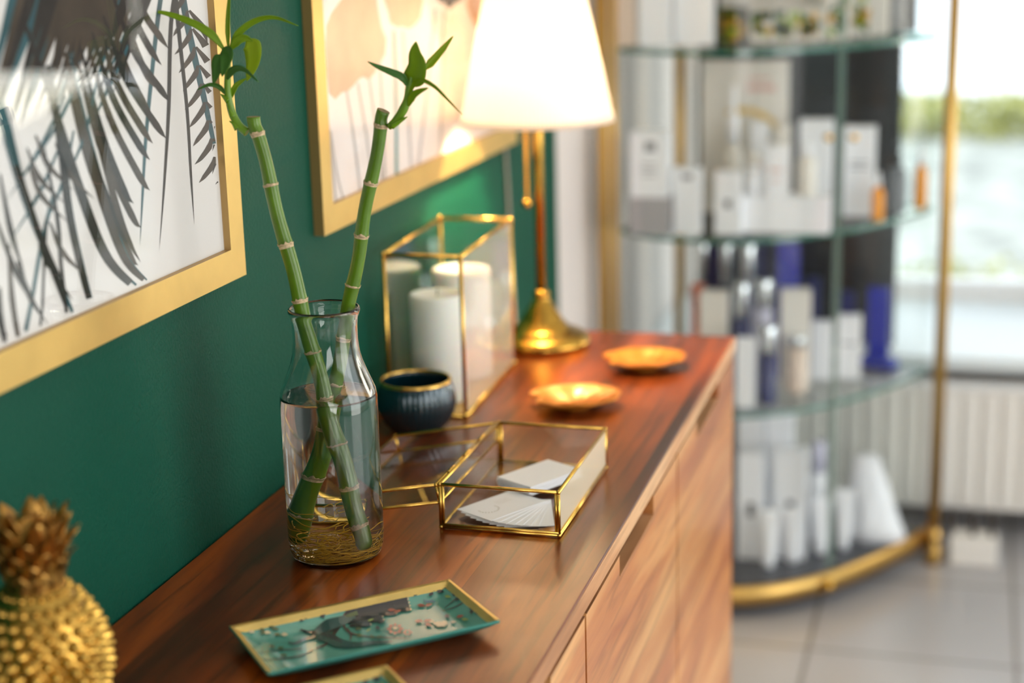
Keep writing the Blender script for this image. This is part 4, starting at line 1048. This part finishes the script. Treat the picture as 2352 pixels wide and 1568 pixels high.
pbox(1782, 1812, 286, 450, Z, 'prod_cream', 'slim cream carton left of the twin tall cartons', y=3.44, z=SH[2])
pbottle(1712, 1744, 352, 450, Z, 'prod_white', 'prod_cream', 'short white tube bottle on the left of the riser', 'cyl', z=zr, y=yr+.012)
pbox(1756, 1806, 336, 452, Z, 'prod_white', 'small white carton in the middle of the riser', z=zr, y=yr+.006, strip=('label_pink', [(.2, .8, .5, .56), (.2, .8, .3, .33)]))
pbottle(1826, 1872, 330, 452, Z, 'prod_cream', 'prod_white', 'cream bottle on the right of the riser', 'bottle', z=zr, y=yr+.006, capf=.25)
pbox(1832, 1908, 276, 480, Z, 'prod_white', 'tall white carton left of the door seam behind the riser', y=3.47, z=SH[2])
pbox(1934, 2006, 292, 498, Z, 'prod_white', 'tall white carton right of the door seam', strip=('label_grey', [(.2, .8, .6, .62), (.2, .8, .54, .56)]))
pbottle(2000, 2028, 395, 508, Z, 'amber', 'prod_white', 'amber dropper bottle with a white cap on the middle shelf', 'dropper')
pbottle(2034, 2078, 330, 492, Z, 'grey_plastic', 'black_plastic', 'grey bottle with a black pump on the middle shelf', 'pump', capf=.32)
pbottle(2096, 2126, 335, 466, Z, 'amber', 'prod_white', 'amber bottle at the right end of the middle shelf', 'dropper', y=3.62, z=SH[2])
# lower shelf: blue and silver things
Z = 1
pbottle(1600, 1626, 560, 760, Z, 'chrome', 'chrome', 'slim silver cylinder behind the left of the blue range', 'cyl', y=3.52, z=SH[1])
pbox(1630, 1650, 565, 760, Z, 'prod_navy', 'narrow navy box between two silver cylinders', y=3.53, z=SH[1])
pbottle(1652, 1682, 560, 760, Z, 'prod_navy', 'chrome', 'navy bottle with tall silver cap at the back of the lower shelf', 'cyl', y=3.50, z=SH[1], capf=.35)
pbottle(1702, 1734, 562, 780, Z, 'prod_lilac', 'chrome', 'pale bottle with silver cap behind the middle of the blue range', 'cyl', y=3.48, z=SH[1], capf=.4)
pbox(1740, 1764, 566, 780, Z, 'prod_navy', 'narrow navy carton beside the bright blue box', y=3.53, z=SH[1])
pbox(1786, 1836, 560, 780, Z, 'prod_blue', 'tall bright blue box at the back of the lower shelf', y=3.50, z=SH[1])
pbottle(1586, 1616, 655, 800, Z, 'prod_orange', 'prod_orange', 'orange jar peeking out left of the white box', 'cyl', y=3.42, z=SH[1], capf=.2)
pbox(1606, 1672, 672, 860, Z, 'prod_cream', 'cream box above the edge of the sideboard on the lower shelf', y=3.36, z=SH[1])
pbottle(1684, 1722, 652, 830, Z, 'prod_navy', 'chrome', 'navy bottle with silver cap right of the cream box', 'cyl', y=3.38, z=SH[1], capf=.34)
pbottle(1734, 1774, 645, 850, Z, 'prod_lilac', 'chrome', 'lilac white bottle with silver cap in the middle of the lower shelf', 'cyl', y=3.38, z=SH[1], capf=.25)
pbox(1794, 1864, 668, 850, Z, 'prod_cream', 'cream box with slanted top in the middle of the lower shelf', y=3.42, z=SH[1], rot=.15)
pbox(1688, 1732, 778, 936, Z, 'prod_white', 'white box at the front left of the lower shelf by the sideboard', dep=.5)
pbottle(1738, 1780, 752, 930, Z, 'prod_navy', 'chrome', 'dark blue bottle with silver cap at the front of the lower shelf', 'cyl', capf=.38)
pbottle(1804, 1848, 776, 905, Z, 'prod_pink', 'chrome', 'pale pink bottle at the front of the lower shelf', 'cyl', capf=.2)
pbox(1862, 1908, 740, 872, Z, 'prod_white', 'small white box left of the door seam on the lower shelf')
pbox(1920, 1974, 726, 870, Z, 'prod_white', 'small white box right of the door seam on the lower shelf', strip=('label_grey', [(.2, .8, .55, .58)]))
pbox(1936, 1968, 672, 800, Z, 'prod_navy', 'navy box behind the white box right of the door seam', y=3.55, z=SH[1])
pbox(1990, 2040, 662, 830, Z, 'prod_blue', 'tall bright blue carton near the right end of the lower shelf')
b = MB(); x, y_, w_, d = place(1974, 2062, 846, SH[1])
b.prism([(x-w_/2, y_+.01), (x+w_*.35, y_-.02), (x+w_/2, y_+.02), (x-w_*.3, y_+.055)], SH[1], SH[1]+.022); tag(obj('flat_box', b, 'prod_blue', None, off=(x, y_, SH[1]), bevel=.002), 'flat glossy blue box lying before the tall blue carton', 'box')
pbox(1855, 1885, 640, 760, Z, 'prod_navy', 'small navy carton behind the boxes left of the door seam', y=3.56, z=SH[1])
# base shelf
Z = 0
zz = SH[0]
for i, (a_, c_, t_, bt_, yy, lab) in enumerate(((1700, 1760, 1045, 1170, 3.36, 'white box with a dark emblem, left in the front row of the base shelf'), (1788, 1862, 1038, 1165, 3.38, 'white box with a dark emblem, right in the front row of the base shelf'),
        (1700, 1762, 950, 1110, 3.46, 'taller white box with a dark emblem at the back left of the base shelf'), (1768, 1828, 950, 1110, 3.47, 'taller white box with a dark emblem at the back right of the base shelf'))):
    pbox(a_, c_, t_, bt_, Z, 'prod_white', lab, y=yy, z=zz, dep=.7, strip=('label_dark', [(.4, .65, .42, .55)]), group='white boxes on the cabinet base')
for i, (px, pt, pb) in enumerate(((1716, 1160, 1288), (1762, 1176, 1308), (1816, 1172, 1296), (1882, 1150, 1276), (1934, 1130, 1266), (1988, 1120, 1248))):
    pbottle(px-21, px+21, pt, pb, Z, 'prod_white', 'prod_white', ['white tube at the left end of the front tube row', 'white tube second from left in the front tube row, lowest in view', 'white tube third from left in the front tube row', 'white tube fourth from left in the front tube row', 'white tube second from right in the front tube row', 'white tube at the right end of the front tube row'][i], 'tube', name='tube', cat='tube', group='white tubes on the cabinet base', capf=.16)
for i, (px, pt, pb) in enumerate(((1738, 1128, 1250), (1806, 1118, 1230), (1872, 1098, 1220))):
    pbottle(px-19, px+19, pt, pb, Z, 'prod_white', 'prod_white', ['white tube left in the second tube row', 'white tube middle of the second tube row', 'white tube right of the second tube row'][i], 'tube', name='tube', cat='tube', group='white tubes on the cabinet base', capf=.16)
pbottle(1876, 1908, 1020, 1150, Z, 'prod_white', 'prod_lilac', 'slim pale bottle standing behind the tube row', 'cyl', y=3.50, z=zz)
# soft clear bag with white pouch
x, y_, w_, d = place(1955, 2100, 1180, zz, 3.56)
b = MB(); n = 20; V = []; rr = random.Random(6)
for i in range(8):
    s = i/7; rx = w_/2*(1-.62*s); ry = .05*(1-.8*s)
    for j in range(n): th = 2*PI*j/n; k_ = 1+rr.uniform(-.08, .08); V.append((x+rx*k_*math.cos(th)-.02*s, y_+ry*k_*math.sin(th), zz+.19*s))
b.add(V, [(i*n+j, i*n+(j+1) % n, (i+1)*n+(j+1) % n, (i+1)*n+j) for i in range(7) for j in range(n)]+[tuple(7*n+j for j in range(n)), tuple(reversed(range(n)))], 0, True)
tag(obj('gift_bag', b, 'prod_white', None, off=(x, y_, zz)), 'crumpled pale bag on the right of the cabinet base', 'bag')

# ------------------------------------------------------------------ board behind the cabinet, radiator, floor things
p0, p1 = ony(1600, 500, 3.95), ony(2062, 500, 3.95)
b = MB(); b.box((p0.x, 3.95, LZ), (p1.x, 3.975, 1.9)); tb = obj('room_divider', b, 'board_grey', None, off=(p0.x, 3.95, LZ)); tag(tb, 'tall dark grey screen standing on the window ledge behind the cabinet', 'screen')
rd = thing('radiator', 'white ribbed panel radiator under the window ledge', 'radiator', (1.0, 3.80, .05))
b = MB(); x = .30
b.box((.28, 3.806, .075), (2.4, 3.85, .37)); obj('back_panel', b, 'radiator', rd)
b = MB(); x = .29
while x < 2.38: b.box((x, 3.80, .09), (x+.030, 3.8155, .355)); x += .0445
obj('ribs', b, 'radiator', rd, bevel=.004)
b = MB(); b.box((.28, 3.795, .37), (2.4, 3.86, .374))
x = .285
while x < 2.39: b.box((x, 3.80, .374), (x+.006, 3.858, .378)); x += .012
obj('top_grille', b, 'white', rd)
for x in (.5, 1.4, 2.2):
    b = MB(); b.box((x, 3.82, 0), (x+.03, 3.845, .075)); obj('bracket', b, 'radiator', rd)
f0, f1 = onz(2170, 1296, 0), onz(2290, 1300, 0)
wb = thing('white_box', 'small white box with dark pegs on the floor by the brass post', 'box', (f0.x, f0.y, 0))
hh = ony(2230, 1240, f0.y).z
b = MB(); b.box((f0.x+.01, f0.y, 0), (f1.x, f0.y+.07, hh)); obj('box', b, 'radiator', wb, bevel=.004)
for px in (2182, 2233, 2278):
    q_ = ony(px, 1240, f0.y+.035); b = MB(); b.lathe([(.0005, 0), (.007, 0), (.005, .012), (.008, .022), (.008, .036), (.011, .044), (.009, .052), (.0005, .053)], 16, (q_.x, f0.y+.035, hh)); obj('peg', b, 'dark_peg', wb)
# blind on the garden window to the right
b = MB(); b.box((1.66, WY+.04, 1.045), (2.43, WY+.046, 2.33)); tag(obj('window_blind', b, 'brown_cloth', None, off=(2.0, WY+.04, 1.045)), 'brown blind half lowered over the garden window right of view', 'blind')

# ------------------------------------------------------------------ garden outside
rr = random.Random(8)
def clump(n, x0, x1, y0, y1, z0, z1, s, mat_, name):
    b = MB()
    for i in range(n):
        x, y = rr.uniform(x0, x1), rr.uniform(y0, y1); z = z0+(z1-z0)*rr.random()**.8
        u = Vector((rr.uniform(-1, 1), rr.uniform(-1, 1), rr.uniform(-1, 1))).normalized(); v = u.cross(Vector((rr.uniform(-1, 1), rr.uniform(-1, 1), .3))).normalized()
        c = Vector((x, y, z)); b.add([c-u*s, c-v*s*.6, c+u*s, c+v*s*.6], [(0, 1, 2, 3)])
    return b
b = clump(5200, -2, 9, 12.3, 13.2, -.15, .13, .06, 'hedge_leaf', 'hedge')
o = obj('hedge', b, 'hedge_leaf', None, off=(4, 12.7, -.15), kind='stuff'); tag(o, 'low yellowish green hedge outside beyond the window', 'hedge')
b = clump(3000, .5, 5, 6.0, 7.2, -.15, .02, .03, 'hedge_leaf', 'grass')
o = obj('grass', b, 'hedge_leaf', None, off=(3, 6.6, -.15), kind='stuff'); tag(o, 'patch of green grass outside just below the window', 'grass')
